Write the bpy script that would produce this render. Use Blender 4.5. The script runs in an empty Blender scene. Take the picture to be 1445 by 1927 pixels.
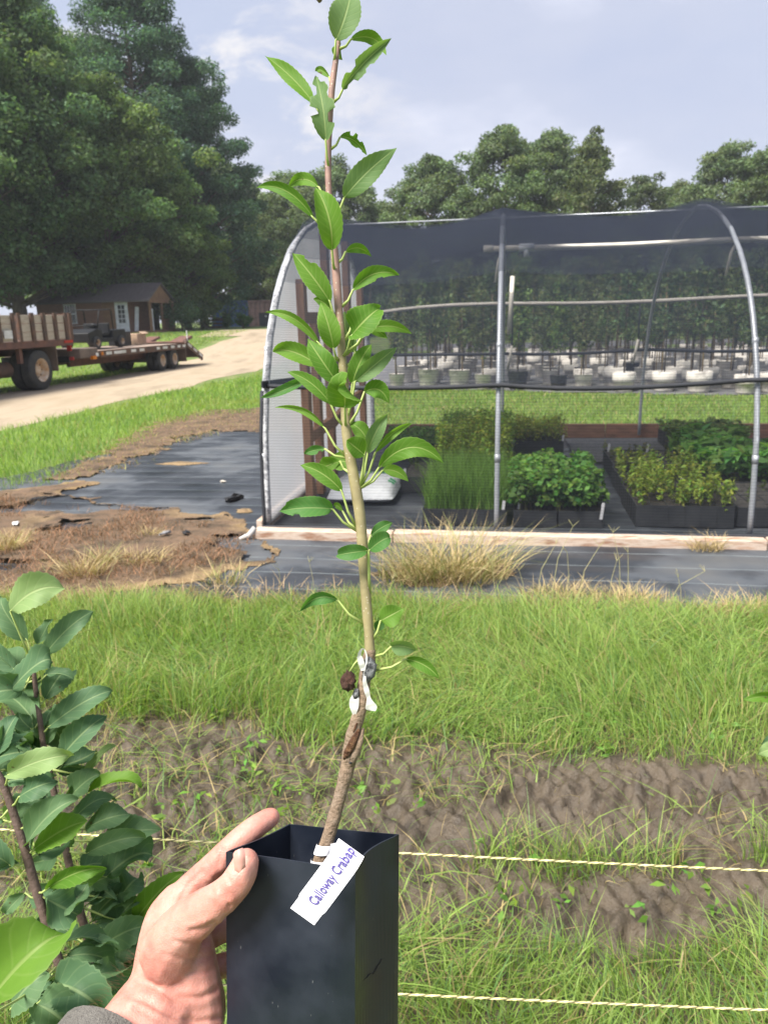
import bpy, bmesh, math, random
import numpy as np
from mathutils import Vector, Matrix

SC = bpy.context.scene
COL = SC.collection
rng = np.random.default_rng(7)
random.seed(7)

# ------------------------------------------------------------------ camera
FPX, CX, CY, EYE = 1447.0, 722.5, 963.5, 1.65
TH = math.atan((CY - 597) / FPX)
ROLL = 0.024
fw = np.array([0, math.cos(TH), -math.sin(TH)])
_r0 = np.array([1.0, 0, 0]); _u0 = np.array([0, math.sin(TH), math.cos(TH)])
up = _u0 * math.cos(ROLL) + _r0 * math.sin(ROLL)
rt = _r0 * math.cos(ROLL) - _u0 * math.sin(ROLL)
CAMP = np.array([0, 0, EYE])
cam = bpy.data.cameras.new('camera'); camo = bpy.data.objects.new('camera', cam); COL.objects.link(camo)
camo.matrix_world = Matrix(((rt[0], up[0], -fw[0], 0), (rt[1], up[1], -fw[1], 0), (rt[2], up[2], -fw[2], EYE), (0, 0, 0, 1)))
cam.sensor_fit = 'VERTICAL'; cam.sensor_height = 36.0; cam.lens = 36.0 * FPX / 1927.0
cam.clip_start = 0.02; cam.clip_end = 2000
cam.dof.use_dof = True; cam.dof.focus_distance = 0.56; cam.dof.aperture_fstop = 20.0
SC.camera = camo
SC.render.resolution_x, SC.render.resolution_y = 767, 1024

# ------------------------------------------------------------------ sky, sun, exposure
SUN_EL, SUN_AZ = math.radians(56), math.radians(230)     # azimuth clockwise from +Y (behind the camera, to the left)
W = bpy.data.worlds.new('World'); SC.world = W; W.use_nodes = True
nt = W.node_tree; nt.nodes.clear()
def N(tree, typ, **kw):
    n = tree.nodes.new(typ)
    for k, v in kw.items():
        if k.startswith('i_'):
            n.inputs[int(k[2:]) if k[2:].isdigit() else k[2:]].default_value = v
        else:
            setattr(n, k, v)
    return n
L = nt.links.new
sky = N(nt, 'ShaderNodeTexSky', sky_type='NISHITA', sun_disc=False, sun_elevation=SUN_EL, sun_rotation=SUN_AZ, air_density=1.0, dust_density=2.0)
tc = N(nt, 'ShaderNodeTexCoord')
mp = N(nt, 'ShaderNodeMapping'); mp.inputs['Scale'].default_value = (1.0, 1.0, 2.4)
mp.inputs['Location'].default_value = (0.35, 0.1, 0.22)
L(tc.outputs['Generated'], mp.inputs['Vector'])
n1 = N(nt, 'ShaderNodeTexNoise', i_Scale=3.1, i_Detail=7.0, i_Roughness=0.55)
n2 = N(nt, 'ShaderNodeTexNoise', i_Scale=1.3, i_Detail=3.0, i_Roughness=0.5)
L(mp.outputs[0], n1.inputs['Vector']); L(mp.outputs[0], n2.inputs['Vector'])
cr = N(nt, 'ShaderNodeValToRGB')
cr.color_ramp.elements[0].position = 0.30; cr.color_ramp.elements[0].color = (2.55, 2.8, 3.6, 1)
cr.color_ramp.elements[1].position = 0.72; cr.color_ramp.elements[1].color = (4.6, 4.6, 4.9, 1)
e = cr.color_ramp.elements.new(0.50); e.color = (2.8, 3.0, 3.7, 1)
e = cr.color_ramp.elements.new(0.60); e.color = (3.3, 3.45, 4.1, 1)
L(n1.outputs['Fac'], cr.inputs[0])
cr2 = N(nt, 'ShaderNodeValToRGB')
cr2.color_ramp.elements[0].position = 0.38; cr2.color_ramp.elements[0].color = (0.72, 0.72, 0.72, 1)
cr2.color_ramp.elements[1].position = 0.6; cr2.color_ramp.elements[1].color = (0.95, 0.95, 0.95, 1)
L(n2.outputs['Fac'], cr2.inputs[0])
mx = N(nt, 'ShaderNodeMix', data_type='RGBA')
L(cr2.outputs[0], mx.inputs['Factor']); L(sky.outputs[0], mx.inputs[6]); L(cr.outputs[0], mx.inputs[7])
# a bank of sunlit cumulus low at the left of the view
CD_ = Vector((-0.20, 0.97, 0.14)).normalized()
vm = N(nt, 'ShaderNodeVectorMath', operation='DOT_PRODUCT'); L(tc.outputs['Generated'], vm.inputs[0]); vm.inputs[1].default_value = CD_
mrl = N(nt, 'ShaderNodeMapRange', interpolation_type='SMOOTHSTEP', i_1=0.955, i_2=0.998, i_3=0.0, i_4=1.0); L(vm.outputs['Value'], mrl.inputs[0])
n3 = N(nt, 'ShaderNodeTexNoise', i_Scale=9.0, i_Detail=8.0, i_Roughness=0.6, i_Distortion=.4); L(mp.outputs[0], n3.inputs['Vector'])
mrn = N(nt, 'ShaderNodeMapRange', interpolation_type='SMOOTHSTEP', i_1=0.46, i_2=0.66, i_3=0.0, i_4=1.0); L(n3.outputs['Fac'], mrn.inputs[0])
mul = N(nt, 'ShaderNodeMath', operation='MULTIPLY'); L(mrl.outputs[0], mul.inputs[0]); L(mrn.outputs[0], mul.inputs[1])
mx2 = N(nt, 'ShaderNodeMix', data_type='RGBA'); L(mul.outputs[0], mx2.inputs['Factor']); L(mx.outputs[2], mx2.inputs[6]); mx2.inputs[7].default_value = (4.4, 4.3, 4.3, 1)
bg = N(nt, 'ShaderNodeBackground', i_Strength=0.061)
L(mx2.outputs[2], bg.inputs['Color'])
wo = N(nt, 'ShaderNodeOutputWorld'); L(bg.outputs[0], wo.inputs['Surface'])

sl = bpy.data.lights.new('sun', 'SUN'); sl.energy = 2.55; sl.angle = math.radians(24); sl.color = (1.0, 0.95, 0.86)
so = bpy.data.objects.new('sun', sl); COL.objects.link(so)
sd = Vector((math.sin(SUN_AZ) * math.cos(SUN_EL), math.cos(SUN_AZ) * math.cos(SUN_EL), math.sin(SUN_EL)))
so.rotation_euler = sd.to_track_quat('Z', 'Y').to_euler(); so.location = (0, 0, 40)
SC.view_settings.view_transform = 'Standard'; SC.view_settings.look = 'None'
SC.view_settings.exposure = 1.9; SC.view_settings.gamma = 1.0; SC.view_settings.use_curve_mapping = False
try:
    SC.cycles.max_bounces = 5; SC.cycles.diffuse_bounces = 2; SC.cycles.glossy_bounces = 2; SC.cycles.transmission_bounces = 3; SC.cycles.volume_bounces = 0; SC.cycles.transparent_max_bounces = 10
    SC.cycles.caustics_reflective = False; SC.cycles.caustics_refractive = False
except Exception:
    pass

# ------------------------------------------------------------------ helpers: pixels of the photograph to points of the place
def ray(px, py): return fw + rt * (px - CX) / FPX + up * (CY - py) / FPX
def at(px, py, depth): return CAMP + ray(px, py) * depth
def gp(px, py, z=0.0):
    r = ray(px, py); return CAMP + r * ((z - EYE) / r[2])
def aty(px, py, Y):
    r = ray(px, py); return CAMP + r * (Y / r[1])

def sm(a, b, x):
    t = np.clip((np.asarray(x, float) - a) / (b - a), 0, 1); return t * t * (3 - 2 * t)
def _h(ix, iy, s):
    n = (ix.astype(np.int64) * 374761393 + iy.astype(np.int64) * 668265263 + s * 1442695041) & 0x7fffffff
    n = ((n ^ (n >> 13)) * 1274126177) & 0x7fffffff
    return ((n ^ (n >> 16)) & 0xffff) / 65535.0
def vn(x, y, s=0):
    x = np.asarray(x, float); y = np.asarray(y, float)
    ix = np.floor(x); iy = np.floor(y); fx = x - ix; fy = y - iy
    fx = fx * fx * (3 - 2 * fx); fy = fy * fy * (3 - 2 * fy)
    a = _h(ix, iy, s); b = _h(ix + 1, iy, s); c = _h(ix, iy + 1, s); d = _h(ix + 1, iy + 1, s)
    return (a * (1 - fx) + b * fx) * (1 - fy) + (c * (1 - fx) + d * fx) * fy
def fbm(x, y, s=0, o=4):
    v = 0; a = 0.5; t = 0
    for i in range(o):
        v = v + a * vn(x * 2 ** i, y * 2 ** i, s + i * 17); t += a; a *= 0.55
    return v / t
def tz(x, y):
    return 1.1 * sm(31, 50, y)

def tag(o, label=None, cat=None, group=None, kind=None):
    if label: o['label'] = label
    if cat: o['category'] = cat
    if group: o['group'] = group
    if kind: o['kind'] = kind
    return o
def empty(name, loc, rz=0.0):
    o = bpy.data.objects.new(name, None); COL.objects.link(o); o.location = loc; o.rotation_euler = (0, 0, rz)
    o.empty_display_size = 0.1
    return o
def link(name, me, mat, parent=None, world=False):
    o = bpy.data.objects.new(name, me); COL.objects.link(o)
    if mat is not None and not me.materials: me.materials.append(mat)
    if parent is not None:
        o.parent = parent
        if world and parent.type == 'EMPTY': o.matrix_parent_inverse = parent.matrix_basis.inverted()
    return o
def npmesh(name, V, Fc, col=None, smooth=False):
    V = np.asarray(V, dtype=np.float32); Fc = np.asarray(Fc, dtype=np.int32)
    me = bpy.data.meshes.new(name)
    m, k = Fc.shape
    me.vertices.add(len(V)); me.vertices.foreach_set('co', V.ravel())
    me.loops.add(m * k); me.loops.foreach_set('vertex_index', Fc.ravel())
    me.polygons.add(m); me.polygons.foreach_set('loop_start', np.arange(m, dtype=np.int32) * k)
    if smooth: me.polygons.foreach_set('use_smooth', np.ones(m, dtype=bool))
    me.update(calc_edges=True); me.validate()
    if col is not None:
        a = me.color_attributes.new('Col', 'FLOAT_COLOR', 'POINT')
        c = np.ones((len(V), 4), dtype=np.float32); c[:, :3] = col
        a.data.foreach_set('color', c.ravel())
    return me

class MB:
    def __init__(s): s.v = []; s.f = []
    def add(s, vs, fs):
        o = len(s.v); s.v += [tuple(map(float, p)) for p in vs]; s.f += [tuple(i + o for i in f) for f in fs]; return s
    def box(s, c, d, rz=0.0, M=None):
        x, y, z = d[0] / 2, d[1] / 2, d[2] / 2
        vs = [Vector(p) for p in ((-x, -y, -z), (x, -y, -z), (x, y, -z), (-x, y, -z), (-x, -y, z), (x, -y, z), (x, y, z), (-x, y, z))]
        if rz: r = Matrix.Rotation(rz, 3, 'Z'); vs = [r @ p for p in vs]
        if M is not None: vs = [M @ p for p in vs]
        return s.add([p + Vector(c) for p in vs], [(0, 3, 2, 1), (4, 5, 6, 7), (0, 1, 5, 4), (1, 2, 6, 5), (2, 3, 7, 6), (3, 0, 4, 7)])
    def span(s, a, b, w, h, upv=(0, 0, 1)):
        a = Vector(a); b = Vector(b); d = (b - a).normalized(); u = Vector(upv); sd_ = d.cross(u)
        if sd_.length < 1e-4: sd_ = d.cross(Vector((0, 1, 0)))
        sd_.normalize(); u = sd_.cross(d).normalized()
        q = [(-w / 2, -h / 2), (w / 2, -h / 2), (w / 2, h / 2), (-w / 2, h / 2)]
        vs = [a + sd_ * i + u * j for i, j in q] + [b + sd_ * i + u * j for i, j in q]
        return s.add(vs, [(3, 2, 1, 0), (4, 5, 6, 7), (0, 1, 5, 4), (1, 2, 6, 5), (2, 3, 7, 6), (3, 0, 4, 7)])
    def tube(s, pts, rad, n=8, cap=True):
        P = [Vector(p) for p in pts]; m = len(P)
        if not hasattr(rad, '__len__'): rad = [rad] * m
        vs = []; ref = None
        for i in range(m):
            t = (P[min(i + 1, m - 1)] - P[max(i - 1, 0)]).normalized()
            if ref is None:
                ref = t.cross(Vector((0.13, 0.27, 0.95)))
                if ref.length < .05: ref = t.cross(Vector((1, 0, 0)))
            ref = (ref - t * ref.dot(t)).normalized(); b = t.cross(ref)
            for k in range(n):
                a = 2 * math.pi * k / n; vs.append(P[i] + (ref * math.cos(a) + b * math.sin(a)) * rad[i])
        fs = []
        for i in range(m - 1):
            for k in range(n):
                k2 = (k + 1) % n; fs.append((i * n + k, i * n + k2, (i + 1) * n + k2, (i + 1) * n + k))
        if cap: fs.append(tuple(range(n - 1, -1, -1))); fs.append(tuple((m - 1) * n + k for k in range(n)))
        return s.add(vs, fs)
    def lathe(s, prof, n=16, axis='Z', c=(0, 0, 0), cap=True):
        vs = []
        for r, h in prof:
            for k in range(n):
                a = 2 * math.pi * k / n
                p = (r * math.cos(a), r * math.sin(a), h) if axis == 'Z' else (r * math.cos(a), h, r * math.sin(a))
                vs.append((p[0] + c[0], p[1] + c[1], p[2] + c[2]))
        fs = []
        for i in range(len(prof) - 1):
            for k in range(n):
                k2 = (k + 1) % n; fs.append((i * n + k, i * n + k2, (i + 1) * n + k2, (i + 1) * n + k))
        if cap: fs.append(tuple(range(n))); fs.append(tuple((len(prof) - 1) * n + k for k in range(n - 1, -1, -1)))
        return s.add(vs, fs)
    def mesh(s, name, smooth=False, bevel=0.0, fix=True):
        me = bpy.data.meshes.new(name); me.from_pydata(s.v, [], s.f)
        if bevel > 0 or fix:
            bm = bmesh.new(); bm.from_mesh(me)
            bmesh.ops.recalc_face_normals(bm, faces=bm.faces)
            if bevel > 0:
                ed = [e_ for e_ in bm.edges if len(e_.link_faces) == 2 and e_.calc_face_angle(0) > 0.6]
                bmesh.ops.bevel(bm, geom=ed, offset=bevel, segments=1, affect='EDGES', clamp_overlap=True)
            bm.to_mesh(me); bm.free()
        if smooth: me.shade_smooth()
        me.update(); return me
    def build(s, name, mat, parent=None, smooth=False, world=False, bevel=0.0):
        return link(name, s.mesh(name, smooth, bevel), mat, parent, world)

def copy_tree(o, parent=None):
    c = o.copy(); COL.objects.link(c); c.parent = parent
    for ch in o.children:
        if ch.name in DUP_SKIP: continue
        copy_tree(ch, c)
    return c
DUP_SKIP = set()

# ------------------------------------------------------------------ materials
def newmat(name):
    m = bpy.data.materials.new(name); m.use_nodes = True; t = m.node_tree; t.nodes.clear()
    return m, t, N(t, 'ShaderNodeOutputMaterial')
def ramp(t, fac, stops):
    r = N(t, 'ShaderNodeValToRGB'); el = r.color_ramp.elements
    el[0].position, el[0].color = stops[0][0], (*stops[0][1], 1)
    el[1].position, el[1].color = stops[-1][0], (*stops[-1][1], 1)
    for p, c in stops[1:-1]:
        x = el.new(p); x.color = (*c, 1)
    t.links.new(fac, r.inputs[0]); return r.outputs[0]
def PM(name, c1, c2=None, rough=0.7, scale=6.0, bump=0.0, bscale=60.0, metal=0.0, stretch=(1, 1, 1), lo=0.35, hi=0.65, spec=0.4, c3=None, sss=0.0, coord='Object', rvar=0.0):
    m, t, out = newmat(name); lk = t.links.new
    p = N(t, 'ShaderNodeBsdfPrincipled'); p.inputs['Roughness'].default_value = rough; p.inputs['Metallic'].default_value = metal
    p.inputs['Specular IOR Level'].default_value = spec
    if sss: p.inputs['Subsurface Weight'].default_value = sss; p.inputs['Subsurface Radius'].default_value = (0.012, 0.005, 0.003); p.inputs['Subsurface Scale'].default_value = 0.6
    tcx = N(t, 'ShaderNodeTexCoord'); mpp = N(t, 'ShaderNodeMapping'); mpp.inputs['Scale'].default_value = stretch
    lk(tcx.outputs[coord], mpp.inputs['Vector'])
    if c2 is None: c2 = tuple(x * 0.7 for x in c1)
    nz = N(t, 'ShaderNodeTexNoise', i_Scale=scale, i_Detail=6.0, i_Roughness=0.62); lk(mpp.outputs[0], nz.inputs['Vector'])
    stops = [(lo, c1), (hi, c2)] if c3 is None else [(lo, c1), ((lo + hi) / 2, c2), (hi, c3)]
    lk(ramp(t, nz.outputs['Fac'], stops), p.inputs['Base Color'])
    if rvar:
        mr = N(t, 'ShaderNodeMapRange', i_1=0.3, i_2=0.7, i_3=max(rough - rvar, .05), i_4=min(rough + rvar, 1)); lk(nz.outputs['Fac'], mr.inputs[0]); lk(mr.outputs[0], p.inputs['Roughness'])
    if bump:
        nb = N(t, 'ShaderNodeTexNoise', i_Scale=bscale, i_Detail=5.0, i_Roughness=0.65); lk(mpp.outputs[0], nb.inputs['Vector'])
        b = N(t, 'ShaderNodeBump', i_Strength=bump, i_Distance=0.02); lk(nb.outputs['Fac'], b.inputs['Height']); lk(b.outputs[0], p.inputs['Normal'])
    lk(p.outputs[0], out.inputs['Surface']); return m
def foliage_mat(name, trans=0.35, rough=0.5, tint=(1, 1, 1), spec=0.3):
    m, t, out = newmat(name); lk = t.links.new
    a = N(t, 'ShaderNodeVertexColor', layer_name='Col')
    mu = N(t, 'ShaderNodeMix', data_type='RGBA', blend_type='MULTIPLY'); mu.inputs['Factor'].default_value = 1.0
    lk(a.outputs[0], mu.inputs[6]); mu.inputs[7].default_value = (*tint, 1)
    df = N(t, 'ShaderNodeBsdfDiffuse'); lk(mu.outputs[2], df.inputs['Color'])
    gl = N(t, 'ShaderNodeBsdfGlossy', i_Roughness=rough); p = N(t, 'ShaderNodeMixShader', i_0=spec * .14)
    lk(df.outputs[0], p.inputs[1]); lk(gl.outputs[0], p.inputs[2])
    tr = N(t, 'ShaderNodeBsdfTranslucent')
    mu2 = N(t, 'ShaderNodeMix', data_type='RGBA', blend_type='MULTIPLY'); mu2.inputs['Factor'].default_value = 1.0
    lk(mu.outputs[2], mu2.inputs[6]); mu2.inputs[7].default_value = (1.25, 1.3, 0.6, 1); lk(mu2.outputs[2], tr.inputs['Color'])
    ms = N(t, 'ShaderNodeMixShader', i_0=trans); lk(p.outputs[0], ms.inputs[1]); lk(tr.outputs[0], ms.inputs[2]); lk(ms.outputs[0], out.inputs['Surface'])
    return m
FOL = foliage_mat('foliage', trans=0.42, spec=0.15); GRASS = foliage_mat('grass_blade', trans=0.45, rough=0.5, spec=.2); DRY = foliage_mat('dry_blade', trans=0.2, rough=0.8, spec=0.1)
BARK = PM('bark', (0.16, 0.125, 0.095), (0.07, 0.055, 0.045), rough=0.9, scale=5, bump=0.6, bscale=14, stretch=(1, 1, .25))
def net_mat(name, col, opac, freq, col2=None, trl=0.0):
    # woven mesh: fine dark threads with open gaps
    m, t, out = newmat(name); lk = t.links.new
    uv = N(t, 'ShaderNodeUVMap', uv_map='UVMap')
    w1 = N(t, 'ShaderNodeTexWave', wave_type='BANDS', bands_direction='X', wave_profile='SIN', i_Scale=freq); lk(uv.outputs[0], w1.inputs['Vector'])
    w2 = N(t, 'ShaderNodeTexWave', wave_type='BANDS', bands_direction='Y', wave_profile='SIN', i_Scale=freq * .55); lk(uv.outputs[0], w2.inputs['Vector'])
    ad = N(t, 'ShaderNodeMath', operation='ADD'); lk(w1.outputs['Fac'], ad.inputs[0]); lk(w2.outputs['Fac'], ad.inputs[1])
    nz = N(t, 'ShaderNodeTexNoise', i_Scale=1.6, i_Detail=4.0); lk(uv.outputs[0], nz.inputs['Vector'])
    ad2 = N(t, 'ShaderNodeMath', operation='ADD'); lk(ad.outputs[0], ad2.inputs[0]); lk(nz.outputs['Fac'], ad2.inputs[1])
    mr = N(t, 'ShaderNodeMapRange', i_1=0.7, i_2=2.3, i_3=max(opac - .16, 0), i_4=min(opac + .16, 1)); lk(ad2.outputs[0], mr.inputs[0])
    d = N(t, 'ShaderNodeBsdfDiffuse'); d.inputs['Color'].default_value = (*col, 1)
    sh = d.outputs[0]
    if trl:
        tl = N(t, 'ShaderNodeBsdfTranslucent'); tl.inputs['Color'].default_value = (*col, 1)
        mm = N(t, 'ShaderNodeMixShader', i_0=trl); lk(sh, mm.inputs[1]); lk(tl.outputs[0], mm.inputs[2]); sh = mm.outputs[0]
    tp = N(t, 'ShaderNodeBsdfTransparent')
    ms = N(t, 'ShaderNodeMixShader'); lk(mr.outputs[0], ms.inputs[0]); lk(tp.outputs[0], ms.inputs[1]); lk(sh, ms.inputs[2]); lk(ms.outputs[0], out.inputs['Surface'])
    return m
STEEL = PM('galvanised_steel', (0.50, 0.52, 0.56), (0.40, 0.42, 0.46), rough=0.42, metal=0.35, scale=30)
PVC = PM('white_pvc', (0.62, 0.58, 0.52), (0.48, 0.44, 0.38), rough=0.5, scale=9)
TIMBER = PM('stained_timber', (0.45, 0.25, 0.15), (0.32, 0.165, 0.10), rough=0.75, scale=4, bump=.2, bscale=30, stretch=(6, 6, 1))
BOARD = PM('weathered_board', (0.42, 0.27, 0.19), (0.56, 0.46, 0.38), c3=(0.30, 0.17, 0.11), rough=0.8, scale=3.0, bump=.25, bscale=24, stretch=(1, 5, 7))
RUBBER = PM('rubber', (0.035, 0.036, 0.038), (0.06, 0.057, 0.052), rough=0.85, scale=7, bump=.15, bscale=40)
BLACKP = PM('black_plastic', (0.016, 0.018, 0.022), (0.026, 0.028, 0.033), rough=0.45, scale=14)
# ------------------------------------------------------------------ the setting: ground, road, cloth, dirt, mud
HA = math.radians(9.3)
LD = np.array([math.cos(HA), -math.sin(HA)]); DD = np.array([math.sin(HA), math.cos(HA)])
HO = np.array([-0.925, 5.86])
def hw(s, t, z=0.0):
    p = HO + LD * s + DD * t; return (p[0], p[1], z)

def mud_mask(x, y):
    c = 2.40 - 0.10 * x + 0.10 * (vn(x * 1.3, y * 0 + 3, 5) - .5)
    hwid = np.clip(0.33 - 0.09 * x, 0.14, 0.5)
    a = sm(1.25, 0.62, np.abs(y - c) / hwid + (fbm(x * 3, y * 3, 9) - .5) * 1.1)
    b = sm(1.3, .5, np.abs(y - 1.86 + .05 * x) / 0.13 + (fbm(x * 4, y * 4, 21) - .5) * 1.3) * 0.85
    d = sm(0.58, 0.72, fbm(x * 2.1 + 7, y * 2.1, 33)) * sm(2.75, 2.4, y) * sm(1.75, 1.85, y) * .8
    return np.clip(np.maximum(np.maximum(a, b), d), 0, 1)

def grid(x0, x1, y0, y1, st):
    xs = np.arange(x0, x1 + st / 2, st); ys = np.arange(y0, y1 + st / 2, st)
    X, Y = np.meshgrid(xs, ys); nx, ny = len(xs), len(ys)
    i = np.arange(nx - 1)[None, :] + (np.arange(ny - 1) * nx)[:, None]
    Fq = np.stack([i, i + 1, i + 1 + nx, i + nx], -1).reshape(-1, 4)
    return X.ravel(), Y.ravel(), Fq

# ground sheet to the horizon
def axis_pts(a):
    p = [0.0]
    st = 1.0
    while p[-1] < a:
        p.append(p[-1] + st); st = min(st * 1.09, 60)
    return np.array(p)
gy = np.concatenate([-axis_pts(150)[::-1][:-1], axis_pts(950)]); gx = np.concatenate([-axis_pts(900)[::-1][:-1], axis_pts(900)])
X, Y = np.meshgrid(gx, gy); nx, ny = len(gx), len(gy)
i = np.arange(nx - 1)[None, :] + (np.arange(ny - 1) * nx)[:, None]
Fq = np.stack([i, i + 1, i + 1 + nx, i + nx], -1).reshape(-1, 4)
X = X.ravel(); Y = Y.ravel()
Z = tz(X, Y) - 0.03
GROUND = PM('ground_turf', (0.17, 0.22, 0.06), (0.10, 0.15, 0.035), c3=(0.24, 0.22, 0.10), rough=0.95, scale=.8, bump=.5, bscale=9, lo=.3, hi=.75)
g = link('ground', npmesh('ground', np.stack([X, Y, Z], 1), Fq, smooth=True), GROUND); tag(g, kind='structure')

# muddy vehicle track in the foreground, real relief
x, y, Fq = grid(-3.4, 3.4, 0.7, 5.0, 0.016)
mk = mud_mask(x, y)
ang = 0.7
cl = np.abs(fbm(x * 9 + 2, y * 13, 3, 3) - .5) * 2
clod = np.maximum(0, fbm(x * 14, y * 17, 51, 3) - .46) * 3
yb = y + .10 * x; chev = np.abs(((yb * 3.4) % 1) - .5) * 2
lug = .5 + .5 * np.sin(x * 78 + chev * 5.5 + 2.2 * fbm(x * 3, y * 3, 66)); lug = lug * (.35 + .9 * fbm(x * 2.5, y * 4, 67)) + .35 * (vn(x * 16, y * 24, 61) - .5)
z = 0.012 * (fbm(x * 2, y * 2, 4) - .5) + mk * (-0.04 + 0.05 * (1 - cl) * .7 + .035 * clod + .040 * (lug - .5) + .055 * (fbm(x * 26, y * 34, 71, 3) - .5) * (.4 + fbm(x * 5, y * 5, 74))) + (1 - mk) * .02 * (fbm(x * 8, y * 8, 14) - .5) + 0.006 - .05 * sm(3.85, 4.15, y + .13 * x)
MUD = PM('wet_mud', (0.050, 0.038, 0.026), (0.098, 0.075, 0.051), c3=(0.036, 0.027, 0.019), rough=0.52, rvar=.18, scale=7, bump=.6, bscale=60, lo=.3, hi=.7, spec=.5)
mudo = link('mud_track', npmesh('mud_track', np.stack([x, y, z], 1), Fq, smooth=True), MUD); tag(mudo, kind='structure')

# sandy road
def strip(name, mat, edge, z0=0.004, n=40, jit=.12, seed=0):
    V = []; Fs = []
    ks = 7
    for k, (xa, ya, xb, yb) in enumerate(edge):
        for j in range(ks):
            u = j / (ks - 1); px_, py_ = xa + (xb - xa) * u, ya + (yb - ya) * u
            if j in (0, ks - 1): px_ += (vn(k * .6, j, seed) - .5) * jit * 4
            V.append((px_, py_, float(tz(px_, py_)) - .03 + z0 + .02 * (j not in (0, ks - 1))))
    for k in range(len(edge) - 1):
        for j in range(ks - 1):
            a = k * ks + j; Fs.append((a, a + 1, a + ks + 1, a + ks))
    o = link(name, npmesh(name, V, Fs, smooth=True), mat); tag(o, kind='structure'); return o
ROADM = PM('sandy_road', (0.285, 0.225, 0.15), (0.35, 0.28, 0.20), c3=(0.22, 0.175, 0.12), rough=0.95, scale=.9, bump=.5, bscale=12, stretch=(1, .35, 1), lo=.3, hi=.72)
ed = []
for k in range(60):
    yy = -8 + k * 1.15
    if yy > 52: break
    xr = -6.3 + (yy - 12.7) * 0.139 + 0.0016 * max(0, yy - 30) ** 2 * 3
    xl = xr - 4.35 - 2.2 * sm(27, 42, yy)
    ed.append((xl, yy, xr, yy))
strip('road', ROADM, ed, z0=.006)
# the lane turning off to the right behind the shade house
strip('road', ROADM, [(-10 + k * 1.0, 44.0 + .02 * k, -10 + k * 1.0, 51 + .02 * k) for k in range(14)], z0=.010, seed=5)
# bare shoulder where the vehicles stand
SHOULD = PM('worn_shoulder', (0.16, 0.17, 0.07), (0.30, 0.25, 0.13), rough=0.95, scale=1.2, bump=.4, bscale=12)

# woven ground cloth, its printed lines run along the house
def cloth_mat():
    m, t, out = newmat('ground_cloth'); lk = t.links.new
    p = N(t, 'ShaderNodeBsdfPrincipled', i_Roughness=0.5); p.inputs['Specular IOR Level'].default_value = 0.42
    uv = N(t, 'ShaderNodeUVMap', uv_map='UVMap')
    sx = N(t, 'ShaderNodeSeparateXYZ'); lk(uv.outputs[0], sx.inputs[0])
    nz = N(t, 'ShaderNodeTexNoise', i_Scale=0.9, i_Detail=7.0, i_Roughness=0.6); lk(uv.outputs[0], nz.inputs['Vector'])
    base = ramp(t, nz.outputs['Fac'], [(0.36, (0.022, 0.026, 0.033)), (0.5, (0.038, 0.043, 0.052)), (0.56, (0.075, 0.083, 0.095)), (0.74, (0.11, 0.112, 0.112))])
    mt = N(t, 'ShaderNodeMath', operation='FRACT'); mu = N(t, 'ShaderNodeMath', operation='MULTIPLY', i_1=1 / 0.305); lk(sx.outputs[1], mu.inputs[0]); lk(mu.outputs[0], mt.inputs[0])
    lt = N(t, 'ShaderNodeMath', operation='LESS_THAN', i_1=0.032); lk(mt.outputs[0], lt.inputs[0])
    n2_ = N(t, 'ShaderNodeTexNoise', i_Scale=3.0, i_Detail=3.0); lk(uv.outputs[0], n2_.inputs['Vector'])
    mr = N(t, 'ShaderNodeMapRange', i_1=0.3, i_2=0.6, i_3=0.25, i_4=0.95); lk(n2_.outputs['Fac'], mr.inputs[0])
    ml = N(t, 'ShaderNodeMath', operation='MULTIPLY'); lk(lt.outputs[0], ml.inputs[0]); lk(mr.outputs[0], ml.inputs[1])
    mx_ = N(t, 'ShaderNodeMix', data_type='RGBA'); lk(ml.outputs[0], mx_.inputs['Factor']); lk(base, mx_.inputs[6]); mx_.inputs[7].default_value = (0.19, 0.22, 0.23, 1)
    lk(mx_.outputs[2], p.inputs['Base Color'])
    rr = N(t, 'ShaderNodeMapRange', i_1=0.35, i_2=0.6, i_3=0.3, i_4=0.62); lk(nz.outputs['Fac'], rr.inputs[0]); lk(rr.outputs[0], p.inputs['Roughness'])
    w = N(t, 'ShaderNodeTexWave', wave_type='BANDS', bands_direction='Y', i_Scale=1.04, i_Distortion=1.2, i_Detail=2.0); lk(uv.outputs[0], w.inputs['Vector'])
    b = N(t, 'ShaderNodeBump', i_Strength=.35, i_Distance=.03); lk(w.outputs['Fac'], b.inputs['Height']); lk(b.outputs[0], p.inputs['Normal'])
    lk(p.outputs[0], out.inputs['Surface']); return m
CLOTH = cloth_mat()
def house_sheet(name, mat, s0, s1, t0, t1, st, z0, amp, edgefun=None):
    S, T, Fq = grid(s0, s1, t0, t1, st)
    keep = np.ones(len(S), bool) if edgefun is None else edgefun(S, T)
    P = HO[None] + S[:, None] * LD[None] + T[:, None] * DD[None]
    Zc = z0 + amp * (fbm(S * 1.2, T * 2.2, 77) - .5)
    Fq = Fq[keep[Fq].all(1)]
    me = npmesh(name, np.column_stack([P, Zc]), Fq, smooth=True)
    uvl = me.uv_layers.new(name='UVMap'); vi = np.empty(len(me.loops), np.int32); me.loops.foreach_get('vertex_index', vi)
    uvl.data.foreach_set('uv', np.column_stack([S[vi], T[vi]]).astype(np.float32).ravel())
    return link(name, me, mat)
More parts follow.
